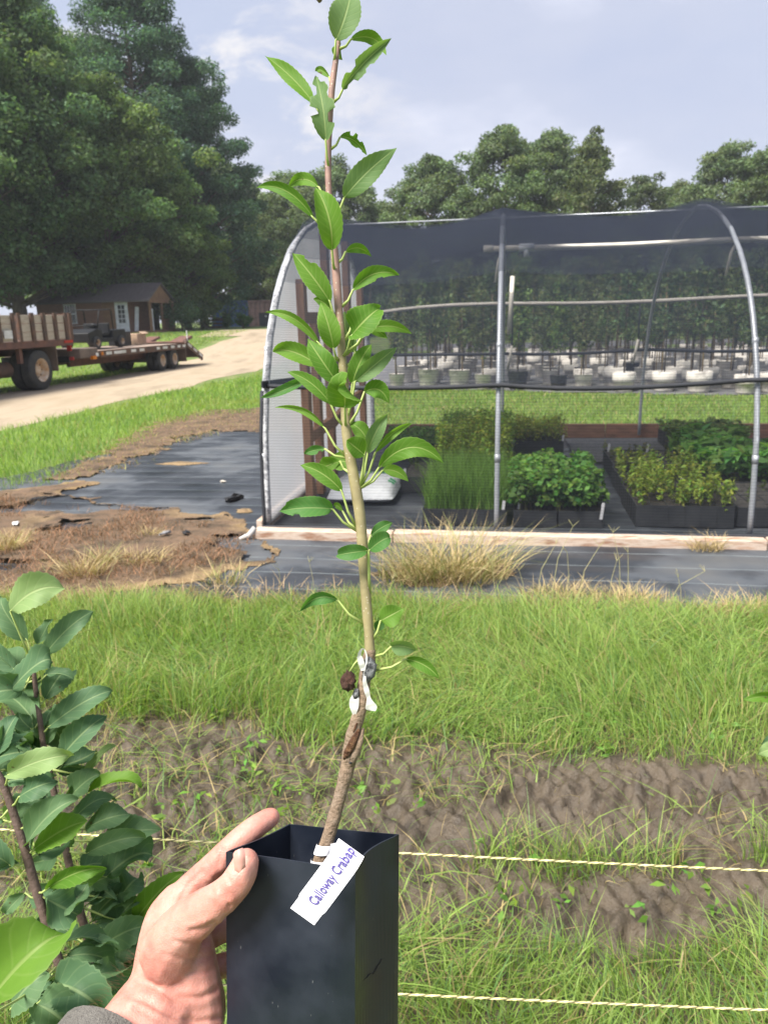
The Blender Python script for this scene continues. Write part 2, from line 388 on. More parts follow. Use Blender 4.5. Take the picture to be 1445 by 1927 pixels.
def cloth_edge(S, T):
    e1 = -1.72 - .05 * S + .22 * (fbm(S * 1.1, S * 0, 8) - .5)
    lft = -3.9 + .26 * np.maximum(T - 1.4, 0) + .55 * (fbm(T * .9, T * 0, 18) - .5)
    far = 5.75 + .25 * (fbm(S * .8, S * 0, 28) - .5)
    return (T > e1) & (S > lft) & (T < far)
tag(house_sheet('ground_cloth', CLOTH, -4.6, 12.5, -2.6, 5.9, .05, 0.012, .02, cloth_edge), kind='structure')

# dirt washed over the cloth at its left, with sandy rims
def dirt_mat():
    m, t, out = newmat('washed_dirt'); lk = t.links.new
    p = N(t, 'ShaderNodeBsdfPrincipled', i_Roughness=0.9); p.inputs['Specular IOR Level'].default_value = .25
    a = N(t, 'ShaderNodeVertexColor', layer_name='Col'); tcx = N(t, 'ShaderNodeTexCoord')
    nz = N(t, 'ShaderNodeTexNoise', i_Scale=5.0, i_Detail=8.0, i_Roughness=.68); lk(tcx.outputs['Object'], nz.inputs['Vector'])
    soil = ramp(t, nz.outputs['Fac'], [(.32, (.05, .036, .025)), (.45, (.095, .068, .046)), (.56, (.16, .105, .068)), (.7, (.075, .06, .045))])
    sand = ramp(t, nz.outputs['Fac'], [(.35, (.20, .135, .07)), (.65, (.27, .195, .11))])
    mx_ = N(t, 'ShaderNodeMix', data_type='RGBA'); lk(a.outputs[0], mx_.inputs['Factor']); lk(soil, mx_.inputs[6]); lk(sand, mx_.inputs[7])
    lk(mx_.outputs[2], p.inputs['Base Color'])
    nb = N(t, 'ShaderNodeTexNoise', i_Scale=45.0, i_Detail=5.0); lk(tcx.outputs['Object'], nb.inputs['Vector'])
    b = N(t, 'ShaderNodeBump', i_Strength=.55, i_Distance=.03); lk(nb.outputs['Fac'], b.inputs['Height']); lk(b.outputs[0], p.inputs['Normal'])
    lk(p.outputs[0], out.inputs['Surface']); return m
DIRT = dirt_mat()
def pdist(px_, py_, poly):
    # signed distance to polygon, positive inside
    n = len(poly); d = np.full(px_.shape, 1e9); ins = np.zeros(px_.shape, bool)
    for k in range(n):
        ax, ay = poly[k]; bx, by = poly[(k + 1) % n]
        ex, ey = bx - ax, by - ay
        tt = np.clip(((px_ - ax) * ex + (py_ - ay) * ey) / (ex * ex + ey * ey + 1e-12), 0, 1)
        d = np.minimum(d, np.hypot(px_ - ax - tt * ex, py_ - ay - tt * ey))
        c = ((ay > py_) != (by > py_)) & (px_ < (bx - ax) * (py_ - ay) / (by - ay + 1e-12) + ax)
        ins ^= c
    return np.where(ins, d, -d)
def blob(name, mat, pix, st, h, rim, sandy=1.0, nz_=.14, zb=.03, world=False, hole=9.0):
    poly = [tuple(p) if world else tuple(gp(*p)[:2]) for p in pix]
    a = np.array(poly); x, y, Fq = grid(a[:, 0].min() - .2, a[:, 0].max() + .2, a[:, 1].min() - .2, a[:, 1].max() + .2, st)
    d = pdist(x, y, poly) + (fbm(x * 2.6, y * 3.4, 91) - .5) * nz_ * 2 + (fbm(x * 13, y * 15, 94, 3) - .5) * nz_ * .9
    z = zb + h * sm(0, .35, d) * (.4 + 1.2 * fbm(x * 4, y * 4, 92)) + .016 * (fbm(x * 16, y * 16, 93) - .5) * sm(0, .1, d)
    z = np.where(d < .02, zb - .012, z)
    keep = (d > -.03) & ((fbm(x * 1.9 + 3, y * 3.1, 98) < hole) | (d < .05) | (d > 1.2))
    Fq = Fq[keep[Fq].all(1)]
    c = sandy * sm(rim, rim * .25, d + (fbm(x * 1.6, y * 2.2, 96) - .35) * rim * 2.6) + .9 * sm(.58, .7, fbm(x * 1.7, y * 2.6, 97)) * sandy * .6
    o = link(name, npmesh(name, np.column_stack([x, y, z]), Fq, col=np.repeat(np.clip(c, 0, 1)[:, None], 3, 1), smooth=True), mat)
    tag(o, kind='structure'); return o
blob('dirt_patch', DIRT, [(-560, 960), (-200, 930), (0, 932), (110, 930), (210, 950), (320, 962), (400, 982), (430, 965), (455, 990), (500, 1022), (522, 1045), (505, 1062), (430, 1078), (380, 1096), (280, 1112), (150, 1125), (0, 1130), (-600, 1150)], .022, .022, .22, hole=.63)
blob('dirt_patch', DIRT, [(100, 915), (150, 905), (180, 910), (165, 922), (100, 930), (40, 935), (-40, 935)], .03, .012, .12)
blob('dirt_patch', DIRT, [(300, 846), (340, 825), (400, 812), (505, 814), (640, 812), (640, 772), (505, 768), (390, 775), (310, 792), (240, 826), (190, 862), (90, 906), (150, 905), (205, 888), (250, 866)], .04, .006, .1, sandy=.35, nz_=.22)
blob('dirt_patch', DIRT, [(700, 1085), (780, 1070), (860, 1058), (950, 1066), (940, 1085), (860, 1100), (760, 1105)], .02, .012, .12, sandy=.45)
for pts in ([(300, 876), (340, 872), (390, 874), (340, 878)], [(445, 962), (468, 960), (470, 968), (450, 969)]):
    blob('dirt_patch', DIRT, pts, .02, .004, .1, nz_=.03)
# bare strip behind the house and gravel pad under the nursery rows
blob('dirt_patch', DIRT, [tuple(hw(*q)[:2]) for q in ((-1, 5.35), (2, 5.5), (5, 5.45), (11, 5.4), (11, 4.9), (5, 5.0), (-1, 4.95))], .06, .02, .05, sandy=.3, nz_=.1, zb=.026, world=True)
GRAV = PM('grey_gravel', (0.16, 0.16, 0.165), (0.08, 0.08, 0.085), c3=(0.24, 0.24, 0.24), rough=.9, scale=45, bump=1.0, bscale=70)
tag(house_sheet('gravel_patch', GRAV, 2.62, 3.85, 3.05, 4.72, .06, .034, .03), kind='structure')
PADM = PM('nursery_pad', (0.17, 0.17, 0.18), (0.11, 0.11, 0.12), c3=(0.25, 0.24, 0.23), rough=.9, scale=2.5, bump=.6, bscale=40)
pad = [(-1.2, 20), (.3, 18.4), (4, 16.4), (7.3, 15.0), (10, 14.3), (24, 13.3), (30, 37), (2, 38.5), (0.2, 34)]
a = np.array(pad); x, y, Fq = grid(-2, 30.5, 13, 39, .4)
d = pdist(x, y, pad) + (fbm(x * .7, y * .7, 6) - .5) * .9; kp = d > 0; Fq = Fq[kp[Fq].all(1)]
tag(link('gravel_pad', npmesh('gravel_pad', np.column_stack([x, y, tz(x, y) - .012]), Fq, smooth=True), PADM), kind='structure')
# ------------------------------------------------------------------ shade house
HW_, HL, SP = 4.9, 8.95, 1.79
half = [(0, 0), (0.01, .35), (0.045, .7), (0.15, 1.1), (0.33, 1.46), (0.54, 1.74), (0.82, 1.99), (1.18, 2.21), (1.6, 2.38), (2.03, 2.48), (2.45, 2.53)]
prof = [(t, z + .06) for t, z in half] + [(HW_ - t, z + .06) for t, z in half[-2::-1]]
PT = np.array([p[0] for p in prof]); PZ = np.array([p[1] for p in prof])
PA = np.concatenate([[0], np.cumsum(np.hypot(np.diff(PT), np.diff(PZ)))])
def prf(a): return np.interp(a, PA, PT), np.interp(a, PA, PZ)
APEX = PA[len(half) - 1]
def a_at_z(z): return float(np.interp(z, PZ[:len(half)], PA[:len(half)]))
house = empty('shade_house', hw(HL / 2, HW_ / 2, 0))
tag(house, 'hoop-framed shade house covered in dark netting, pale end wall at its left', 'shade house')
for k in range(6):
    m = MB(); s = k * SP
    aa = np.linspace(0, PA[-1], 46)
    tt, zz = prf(aa)
    m.tube([hw(s, t, z) for t, z in zip(tt, zz)], .0195, 10)
    h = m.build('hoop', STEEL, house, True, True)
    for zc in (.62, 1.42):
        tq, _ = prf(a_at_z(zc)); MB().tube([hw(s, float(tq), zc - .03), hw(s, float(tq), zc + .03)], .023, 10).build('coupling', STEEL, h, True, True)
def sheet(name, mat, fs, ss, aas, off, parent=house):
    V = []; UV = []
    for a_ in aas:
        for s in ss:
            t, z, = fs(s, a_); V.append(hw(s, t, z)); UV.append((s, a_))
    nx = len(ss); ny = len(aas)
    i = np.arange(nx - 1)[None, :] + (np.arange(ny - 1) * nx)[:, None]
    Fq = np.stack([i, i + 1, i + 1 + nx, i + nx], -1).reshape(-1, 4)
    me = npmesh(name, V, Fq, smooth=True)
    uvl = me.uv_layers.new(name='UVMap'); vi = np.empty(len(me.loops), np.int32); me.loops.foreach_get('vertex_index', vi)
    uvl.data.foreach_set('uv', np.array(UV, np.float32)[vi].ravel())
    return link(name, me, mat, parent, True)
NET = net_mat('shade_net', (0.034, 0.040, 0.058), .50, 26)
NETF = net_mat('front_net', (0.034, 0.040, 0.056), .36, 26)
NET2 = net_mat('side_net', (0.03, 0.034, 0.042), .27, 26)
NETE = net_mat('end_net', (0.78, 0.79, 0.82), .92, 30, trl=.55)
def roof_net(s, a_):
    t, z = prf(a_); t = float(t); z = float(z)
    q = (s % SP) / SP; sag = (math.sin(math.pi * q) ** 1.0)
    upper = float(sm(.9, 2.5, z))
    dz = .035 * (1 - sag) * float(sm(2.1, 2.55, z)) - .085 * sag * upper * (1 + .25 * math.sin(s * 3.1 + a_))
    dt = (.035 - .05 * sag * float(sm(.5, 2.0, z))) * (-1 if a_ < APEX else 1)
    return t + dt, z + dz + .03 * float(sm(2.0, 2.55, z))
za = a_at_z(1.16)
ss = np.linspace(0.0, HL, 81)
sheet('front_net', NETF, roof_net, ss, np.linspace(za, APEX, 34), 0)
sheet('roof_net', NET, roof_net, ss, np.linspace(APEX, PA[-1] - za - .02, 30), 0)
NETR = net_mat('ridge_darkening_net', (0.034, 0.040, 0.058), .34, 26)
for zt_, dz_ in ((1.98, .012), (2.2, .024), (2.36, .036)):  # added net layers near the ridge, darkening it as a grazing view would
    a_top = a_at_z(zt_)
    def top_net(s, a_, dz_=dz_):
        t, z = roof_net(s, a_); return t, z - dz_ - .02 * math.sin(s * 1.7 + dz_ * 60)
    sheet('ridge_darkening_net', NETR, top_net, ss, np.linspace(a_top, PA[-1] - a_top, 20), 0)
def side(s, a_):
    t, z = prf(a_); return float(t) - .03 + .012 * math.sin(s * 5 + a_ * 3), float(z)
sheet('side_net', NET2, side, np.linspace(0, HL, 60), np.linspace(.02, za + .02, 12), 0)
BAND = PM('black_strap', (.018, .02, .026), (.03, .032, .04), rough=.7)
def band(a_, out, drop, sgn):
    P = []
    for s in np.linspace(0, HL, 70):
        q = (s % SP) / SP; t, z = prf(a_); P.append(hw(s, float(t) + sgn * out, float(z) - drop * 4 * q * (1 - q) + .012 * math.sin(s * 2.2)))
    return P
MB().tube(band(za, .045, .035, -1), .018, 6).build('strap', BAND, house, True, True)
MB().tube(band(PA[-1] - za, .045, .02, 1), .022, 6).build('strap', BAND, house, True, True)
# net hem along the base and its black batten
MB().tube([hw(s, -.045, .075 + .006 * math.sin(s * 4)) for s in np.linspace(-.02, HL, 40)], .02, 6).build('hem', BAND, house, True, True)
# end wall of pale mesh
V = []; UV = []; Fc = []
aa = np.linspace(0, APEX, 30)
nj = 18
for a_ in aa:
    t, z = prf(a_); t = float(t); z = float(z)
    for j in range(nj + 1):
        tj = t + (HW_ - 2 * t) * j / nj; V.append(hw(-.02 + .012 * math.sin(tj * 7) * math.sin(z * 2), tj, z)); UV.append((tj, z))
i = np.arange(nj)[None, :] + (np.arange(29) * (nj + 1))[:, None]
Fc = np.stack([i, i + 1, i + 2 + nj, i + 1 + nj], -1).reshape(-1, 4)
me = npmesh('end_net', V, Fc, smooth=True); uvl = me.uv_layers.new(name='UVMap'); vi = np.empty(len(me.loops), np.int32); me.loops.foreach_get('vertex_index', vi)
uvl.data.foreach_set('uv', np.array(UV, np.float32)[vi].ravel()); link('end_net', me, NETE, house, True)
# laced white edging on the end hoop, black strap across the end wall
EDGE = PM('lacing', (.62, .62, .64), (.25, .25, .27), rough=.8, scale=26, lo=.4, hi=.6)
tt, zz = prf(np.linspace(.05, PA[-1] - .05, 60))
MB().tube([hw(.015, t - .0, z) for t, z in zip(tt, zz)], .026, 7).build('edge_wrap', EDGE, house, True, True)
MB().tube([hw(-.012, float(prf(q_)[0]) - .014, float(prf(q_)[1])) for q_ in np.linspace(.0, a_at_z(1.12), 12)], .017, 6).build('corner_cord', BAND, house, True, True)
m = MB(); m.span(hw(.03, .0, 1.18), hw(.03, 1.1, 1.13), .012, .05); m.span(hw(.03, 1.1, 1.13), hw(.03, HW_, 1.16), .012, .05); m.build('strap', BAND, house, False, True)
# timber studs and rails of the end wall
def stud(t, z0, z1, w=.115, d=.07, lean=0.0):
    MB().span(hw(.1, t, z0), hw(.1, t + lean, z1), w, d, upv=(LD[0], LD[1], 0)).build('stud', TIMBER, house, False, True, bevel=.004)
def railp(t0, t1, z0, z1, w=.06, d=.1):
    MB().span(hw(.105, t0, z0), hw(.105, t1, z1), w, d).build('rail', TIMBER, house, False, True, bevel=.004)
stud(1.02, .02, 1.98); stud(1.42, .02, 1.62); stud(1.95, .02, 2.47); stud(2.95, .02, 2.45); stud(3.72, .02, 2.05)
railp(1.07, 3.67, 1.66, 1.66); railp(1.07, 1.9, .62, .64); railp(2.0, 2.9, .62, .72); railp(3.0, 3.67, .74, .76); railp(2.0, 2.9, 1.22, 1.2)
# base boards, front and back
for k, (s0, s1) in enumerate([(-.06, 1.02), (1.03, 3.66), (3.67, 6.4), (6.41, 9.3)]):
    MB().span(hw(s0, -.10, .035), hw(s1, -.10, .03), .11, .10).build('base_board', BOARD, house, False, True, bevel=.006)
for k, (s0, s1) in enumerate([(-.05, .5), (.51, 3.15), (3.16, 4.55), (4.56, 9.2)]):
    MB().span(hw(s0, HW_ + .09, .1), hw(s1, HW_ + .09, .1), .05, .19).build('back_board', PM('back_board_%d' % k, (.22 + .02 * k, .125, .085), (.14, .08, .056), rough=.8, scale=4, stretch=(1, 5, 5)), house, False, True, bevel=.004)
MB().span(hw(-.06, 0, .05), hw(-.06, HW_, .05), .05, .14).build('base_board', BOARD, house, False, True, bevel=.005)
# ridge pipe
MB().tube([hw(s, HW_ / 2, 2.565) for s in (0, HL)], .007, 8).build('ridge_pipe', STEEL, house, True, True)
# plastic water pipes with drops
a1 = a_at_z(2.20); t1, z1 = prf(a1); t1 = float(t1) + .06; z1 = float(z1) - .02
def sagline(s0, s1, t, z, am): return [hw(s, t, z - am * math.sin((s % SP) / SP * math.pi)) for s in np.linspace(s0, s1, 30)]
pp = MB().tube(sagline(1.66, HL - .1, t1, z1, .012), .0225, 9).build('water_pipe', PVC, house, True, True)
MB().tube([hw(1.64, t1, z1), hw(1.72, t1, z1)], .028, 9).build('end_cap', PVC, pp, True, True)
m = MB(); m.tube([hw(1.93, t1, z1), hw(2.05, t1, z1)], .031, 9); m.tube([hw(1.99, t1, z1), hw(1.99, t1, z1 - .075)], .024, 9); m.build('tee_fitting', PM('pvc_white', (.72, .75, .8), rough=.35), pp, True, True)
for s in (1.80, 3.62, 5.5):
    MB().tube([hw(s, t1, z1 - .02), hw(s - .035, t1, z1 - .1), hw(s - .06, t1 + .01, z1 - .27)], [.012, .013, .011], 7).build('drop_tube', PVC, pp, True, True)
t2 = HW_ - .34; z2 = 1.78
pb = MB().tube([hw(s, t2, z2 - .10 * math.exp(-s * 1.3) + .02 * math.sin(s * 1.5)) for s in np.linspace(.06, HL - .1, 40)], .024, 9).build('water_pipe', PVC, house, True, True)
MB().tube([hw(.05, t2, z2 - .09), hw(.12, t2, z2 - .09), hw(.12, t2, z2 - .17)], .03, 8).build('elbow', PVC, pb, True, True)
for s, ln in ((1.9, .5), (3.45, .45), (5.2, .5)):
    zt = z2 - .02
    MB().tube([hw(s, t2, zt), hw(s, t2, zt - ln)], .009, 6).build('drop_tube', BAND, pb, True, True)
    MB().tube([hw(s, t2, zt - ln), hw(s - .05, t2, zt - ln - .3)], .016, 7).build('sprayer', PVC, pb, True, True)
MB().tube([hw(1.88, .55, 1.93), hw(1.86, .55, 1.5)], .017, 7).build('drop_tube', PVC, house, True, True)
# rope tie lying at the front corner
o = MB().tube([hw(-.05, -.14, .10), hw(-.09, -.17, .045), hw(-.16, -.2, .022)], [.02, .024, .014], 7).build('cloth_tie', PM('white_rag', (.6, .58, .55), rough=.9), None, True)
tag(o, 'scrap of white cloth tied at the front left corner of the shade house', 'rag')

# ------------------------------------------------------------------ inside: bag and seedling trays
def leaf_cloud(C, n, size, col, spread=(1, 1, 1), up_=0.4, asp=.5, cvar=.25, hvar=.15, rg=rng, shape='rhomb'):
    """C: (k,3) clump centres with radii (k,3) in spread; returns verts, quads, colours of many small leaves"""
    C = np.asarray(C, float); k = len(C)
    idx = np.repeat(np.arange(k), n); m = len(idx)
    d = rg.normal(size=(m, 3)); d /= np.linalg.norm(d, axis=1)[:, None]
    r = rg.random(m) ** (1 / 2.2)
    sp = np.asarray(spread, float); sp = sp[idx] if sp.ndim == 2 else sp[None]
    P = C[idx] + d * r[:, None] * sp
    nrm = rg.normal(size=(m, 3)) + np.array([0, 0, up_]) * 2 + d * .8; nrm /= np.linalg.norm(nrm, axis=1)[:, None]
    ax = rg.normal(size=(m, 3)); ax -= nrm * (ax * nrm).sum(1)[:, None]; ax /= np.linalg.norm(ax, axis=1)[:, None]
    b = np.cross(nrm, ax); s = size * (.6 + .8 * rg.random(m))[:, None]
    cup = nrm * s * .12
    V = np.stack([P - ax * s * .5, P + b * s * asp * .5 + cup, P + ax * s * .5, P - b * s * asp * .5 + cup], 1).reshape(-1, 3)
    Fq = np.arange(m * 4).reshape(-1, 4)
    cl = np.asarray(col, float); cl = cl[idx] if cl.ndim == 2 else np.repeat(cl[None], m, 0)
    cc = cl * (1 + cvar * rg.normal(size=(m, 1))).clip(.45, 1.8) * (1 + hvar * rg.normal(size=(m, 3)) * np.array([1, .4, .8])).clip(.5, 1.6)
    return V, Fq, np.repeat(cc, 4, 0).clip(0.005, .9)
def cat(parts):
    V = []; Fq = []; Cc = []; o = 0
    for v, f, c in parts:
        V.append(v); Fq.append(f + o); Cc.append(c); o += len(v)
    return np.concatenate(V), np.concatenate(Fq), np.concatenate(Cc)
def blades(P, h, w, lean, bend, col, rg=rng, tri=3, facing=None):
    """grass blades: base points P (m,3), heights, widths; three segments each"""
    m = len(P); az = rg.random(m) * 2 * math.pi if facing is None else facing
    dr = np.column_stack([np.cos(az), np.sin(az), np.zeros(m)])
    fa = rg.random(m) * math.pi; sd_ = np.column_stack([np.cos(fa), np.sin(fa), np.zeros(m)])
    h = h[:, None]; ln = lean[:, None]; bd = bend[:, None]; w = w[:, None]
    rows = []
    for k in range(tri):
        u = k / tri
        c = P + np.array([0, 0, 1]) * h * (u - .45 * bd * u * u) + dr * h * (ln * u + bd * u * u)
        ww = w * (1 - .75 * u ** 1.5) * .5
        rows += [c - sd_ * ww, c + sd_ * ww]
    u = 1.0; tip = P + np.array([0, 0, 1]) * h * (u - .45 * bd) + dr * h * (ln + bd)
    V = np.stack(rows + [tip], 1).reshape(-1, 3); nv = 2 * tri + 1
    f = []
    for k in range(tri - 1):
        a = 2 * k; f += [(a, a + 1, a + 3), (a, a + 3, a + 2)]
    a = 2 * (tri - 1); f.append((a, a + 1, a + 2))
    Fq = (np.array(f)[None] + (np.arange(m) * nv)[:, None, None]).reshape(-1, 3)
    return V, Fq, np.repeat(col, nv, 0)

bagM, bt, bout = newmat('printed_sack')
p = N(bt, 'ShaderNodeBsdfPrincipled', i_Roughness=0.4); p.inputs['Base Color'].default_value = (.76, .78, .80, 1)
nb = N(bt, 'ShaderNodeTexNoise', i_Scale=9.0, i_Detail=5.0); bb = N(bt, 'ShaderNodeBump', i_Strength=.5, i_Distance=.03); bt.links.new(nb.outputs['Fac'], bb.inputs['Height']); bt.links.new(bb.outputs[0], p.inputs['Normal'])
bt.links.new(p.outputs[0], bout.inputs['Surface'])
bc = gp(690, 936); rz = math.radians(-8)
sack = empty('soil_sack', (bc[0], bc[1], .02), rz); tag(sack, 'white plastic sack with green print lying flat inside the shade house', 'sack')
S_, T_, Fq = grid(-1, 1, -1, 1, .1)
def sackz(a, b): return .13 * (np.clip(1 - np.abs(a) ** 3.2, 0, 1) * np.clip(1 - np.abs(b) ** 3.2, 0, 1)) ** .45 * (1 + .25 * (fbm(a * 2 + 3, b * 2, 40) - .5))
sx_, sy_ = .31, .43
corner = 1 - .05 * (np.abs(S_) * np.abs(T_)) ** 4
V = np.column_stack([S_ * sx_ * corner, T_ * sy_ * corner, .06 + sackz(S_, T_) * 1.0]); V2 = V.copy(); V2[:, 2] = .06 - sackz(S_, T_) * .4
link('bag', npmesh('bag', np.concatenate([V, V2]), np.concatenate([Fq, Fq[:, ::-1] + len(V)]), smooth=True), bagM, sack)
GREENP = PM('green_print', (.05, .36, .13), (.07, .42, .17), rough=.5)
def patch(a0, a1, b0, b1, par=sack, name='print'):
    A_, B_, Fz = grid(0, 1, 0, 1, .125)
    aa_ = a0 + (a1 - a0) * A_; bb_ = b0 + (b1 - b0) * B_
    link(name, npmesh(name, np.column_stack([aa_ * sx_, bb_ * sy_, .064 + sackz(aa_, bb_)]), Fz, smooth=True), GREENP, par)
patch(-.85, .95, .62, .72)
for k in range(9):
    a0 = -.8 + k * .19; patch(a0, a0 + (.13 if k % 3 else .16), .36, .50)
for k in range(4): patch(-.25 + k * .11, -.17 + k * .11, -.62, -.55)
patch(.72, .9, -.3, -.18); patch(.74, .92, -.12, .02)

TRAYM = PM('tray_plastic', (.020, .022, .026), (.038, .04, .044), rough=.55, scale=9)
SOILM = PM('potting_mix', (.028, .022, .018), (.06, .05, .04), rough=.95, scale=60, bump=.9, bscale=120)
SOILM2 = PM('bark_mulch', (.04, .036, .034), (.12, .11, .10), rough=.95, scale=70, bump=1.0, bscale=90)
TAGW = PM('white_label', (.8, .8, .82), rough=.5)
GRASSG = (.17, .30, .06); BROAD = (.15, .29, .06); YEL = (.26, .34, .06); FERN = (.22, .34, .07); BIG = (.16, .33, .08)
def tray(s0, s1, t0, t1, h, kind, n, ph, col, label, cells=(4, 6), tags=(), lift=.02, soil=None, seed=1):
    rg = np.random.default_rng(seed)
    c = hw((s0 + s1) / 2, (t0 + t1) / 2, lift); r = empty('seedling_tray', c, -HA)
    tag(r, label, 'seedling tray', 'trays of young plants inside the shade house')
    w, d = s1 - s0, t1 - t0
    m = MB()
    for sx2, sy2, dw, dd in ((0, -d / 2, w, .008), (0, d / 2, w, .008), (-w / 2, 0, .008, d), (w / 2, 0, .008, d)): m.box((sx2, sy2, h / 2), (dw, dd, h))
    m.box((0, 0, .006), (w, d, .008))
    for k in range(1, cells[0]):
        x_ = -w / 2 + w * k / cells[0]; m.box((x_, -d / 2 - .004, h / 2), (.012, .006, h * .96)); m.box((x_, 0, h * .48), (.006, d * .98, h * .94))
    for k in range(1, cells[1]):
        y_ = -d / 2 + d * k / cells[1]; m.box((-w / 2 - .004, y_, h / 2), (.006, .012, h * .96)); m.box((0, y_, h * .475), (w * .98, .006, h * .93))
    m.build('tray', TRAYM, r)
    S2, T2, F2 = grid(-.5, .5, -.5, .5, .04)
    link('soil', npmesh('soil', np.column_stack([S2 * w * .985, T2 * d * .985, h * .86 + .02 * fbm(S2 * 14, T2 * 20, seed)]), F2, smooth=True), soil or SOILM, r)
    if kind == 'grass':
        P = np.column_stack([(rg.random(n) - .5) * w * .96, (rg.random(n) - .5) * d * .96, np.full(n, h * .85)])
        cc = np.array(col)[None] * (1 + .3 * rg.normal(size=(n, 1))).clip(.4, 1.8)
        v = blades(P, ph * (.5 + .7 * rg.random(n)), np.full(n, .0065), .22 * rg.normal(size=n), .5 * rg.random(n), cc, rg)
        o = link('seedlings', npmesh('seedlings', v[0], v[1], col=v[2]), GRASS, r)
    else:
        nc = n; C = np.column_stack([(rg.random(nc) - .5) * w * 1.02, (rg.random(nc) - .5) * d * 1.0, h + ph * (.25 + .65 * rg.random(nc))])
        lf = {'broad': (30, .052, .75), 'fern': (26, .035, .5), 'spike': (26, .04, .4), 'big': (9, .15, .42), 'creep': (22, .045, .7)}[kind]
        sp = {'broad': (.07, .07, .06), 'fern': (.07, .07, .10), 'spike': (.025, .025, .09), 'big': (.09, .09, .08), 'creep': (.08, .08, .05)}[kind]
        cols = np.array(col)[None] * (1 + .22 * rg.normal(size=(nc, 1))).clip(.5, 1.6)
        parts = [leaf_cloud(C, lf[0], lf[1], cols, np.repeat(np.array(sp)[None], nc, 0), up_=.8, asp=lf[2], rg=rg)]
        # stems as thin blades from the soil
        P = C.copy(); P[:, 2] = h * .85
        b_ = blades(P, C[:, 2] - h * .8, np.full(nc, .006), .05 * rg.normal(size=nc), .1 * rg.random(nc), np.repeat(np.array([[.12, .12, .04]]), nc, 0), rg)
        o = link('seedlings', npmesh('seedlings', *parts[0][:2], col=parts[0][2]), FOL, r)
        link('stems', npmesh('stems', b_[0], b_[1], col=b_[2]), FOL, r)['kind'] = 'stuff'
    o['kind'] = 'stuff'
    for (x_, y_) in tags:
        m = MB(); m.span((x_, y_, h * .55), (x_ + .012, y_ - .01, h + .075), .022, .002, upv=(0, -1, 0)); m.build('plant_label', TAGW, r)
    return r
def st_of(px_, py_, z=0.02):
    p_ = gp(px_, py_, z)[:2] - HO; return float(p_ @ LD), float(p_ @ DD)
tr = [
 (1.2, 1.86, .34, .90, .13, 'grass', 2600, .34, GRASSG, 'front tray of fine grassy seedlings just left of the middle hoop post', (4, 4), ((.3, -.27),)),
 (1.2, 1.86, .93, 1.50, .13, 'grass', 2200, .36, (.18, .31, .07), 'second tray of grassy seedlings, behind the front grassy tray', (4, 4), ()),
 (1.22, 1.88, 1.6, 2.45, .13, 'fern', 240, .52, YEL, 'tall yellow-green ferny seedlings behind the grassy trays', (4, 5), ()),
 (1.12, 1.9, 2.55, 3.45, .13, 'fern', 240, .46, FERN, 'ferny seedling tray in the third row, left of the middle post', (4, 5), ()),
 (1.92, 2.25, .33, .90, .13, 'broad', 80, .26, BROAD, 'front tray of broadleaf seedlings right beside the middle post', (2, 4), ((-.13, -.2),)),
 (2.27, 2.60, .33, .90, .13, 'broad', 80, .26, (.13, .26, .055), 'front broadleaf tray next to the open aisle, white labels at its corner', (2, 4), ((.15, -.3), (.15, .1))),
 (1.92, 2.25, .93, 1.5, .13, 'broad', 70, .28, (.17, .32, .07), 'left rear tray of broadleaf seedlings behind the front pair', (2, 4), ((-.12, .2),)),
 (2.27, 2.60, .93, 1.55, .13, 'broad', 70, .28, (.16, .32, .08), 'right rear broadleaf tray beside the aisle', (2, 4), ((.15, .2),)),
 (1.95, 2.52, 3.66, 4.3, .15, 'fern', 130, .24, (.32, .37, .07), 'yellowish ferny tray near the back plank with dark cells showing', (6, 4), ((.27, -.3),)),
 (1.15, 1.9, 3.6, 4.4, .13, 'fern', 150, .3, (.2, .3, .06), 'ferny tray at the back, left of the yellowish one', (4, 4), ()),
 (.42, 1.08, 3.3, 4.35, .10, 'creep', 130, .16, (.16, .28, .09), 'low creeping seedlings in the back left corner by the end wall', (4, 5), ()),
 (2.86, 3.58, .4, 1.2, .17, 'spike', 110, .16, YEL, 'front tray of small upright yellow-green seedlings right of the aisle', (6, 7), ((.1, .3),)),
 (2.88, 3.58, 1.22, 2.05, .17, 'spike', 85, .15, (.25, .32, .07), 'middle tray of small upright seedlings right of the aisle', (6, 7), ()),
 (2.90, 3.58, 2.07, 2.95, .17, 'spike', 10, .08, (.14, .16, .05), 'mostly bare dark tray at the far end of the aisle', (6, 7), ((-.3, .4), (.1, .38))),
 (3.62, 4.3, .45, 1.4, .15, 'spike', 6, .05, (.1, .15, .05), 'bare dark tray of bark mulch behind the right hoop', (5, 6), ()),
 (3.62, 4.3, 1.45, 2.25, .14, 'big', 75, .26, BIG, 'tray of large-leaved plants behind the bare mulch tray', (4, 5), ()),
 (3.64, 4.3, 2.3, 3.1, .14, 'big', 60, .28, (.18, .35, .09), 'second tray of large-leaved plants, further back by the gravel aisle', (4, 5), ()),
 (4.34, 5.0, 1.4, 2.3, .14, 'big', 60, .22, (.12, .25, .07), 'tray of large-leaved plants at the right edge of the picture', (4, 5), ()),
 (3.75, 4.6, 3.7, 4.5, .18, 'creep', 110, .14, (.18, .25, .09), 'dark-sided tray of low plants in the back right corner', (6, 4), ()),
 (.86, 1.16, 1.5, 2.3, .15, 'spike', 4, .03, (.08, .12, .04), 'nearly empty black tray between the sack and the ferny seedlings', (2, 5), ((-.12, -.38),)),
]
for k, a in enumerate(tr):
    tray(*a[:10], cells=a[10], tags=a[11], seed=k + 3, soil=SOILM2 if 'bare' in a[9] or 'empty' in a[9] else None)

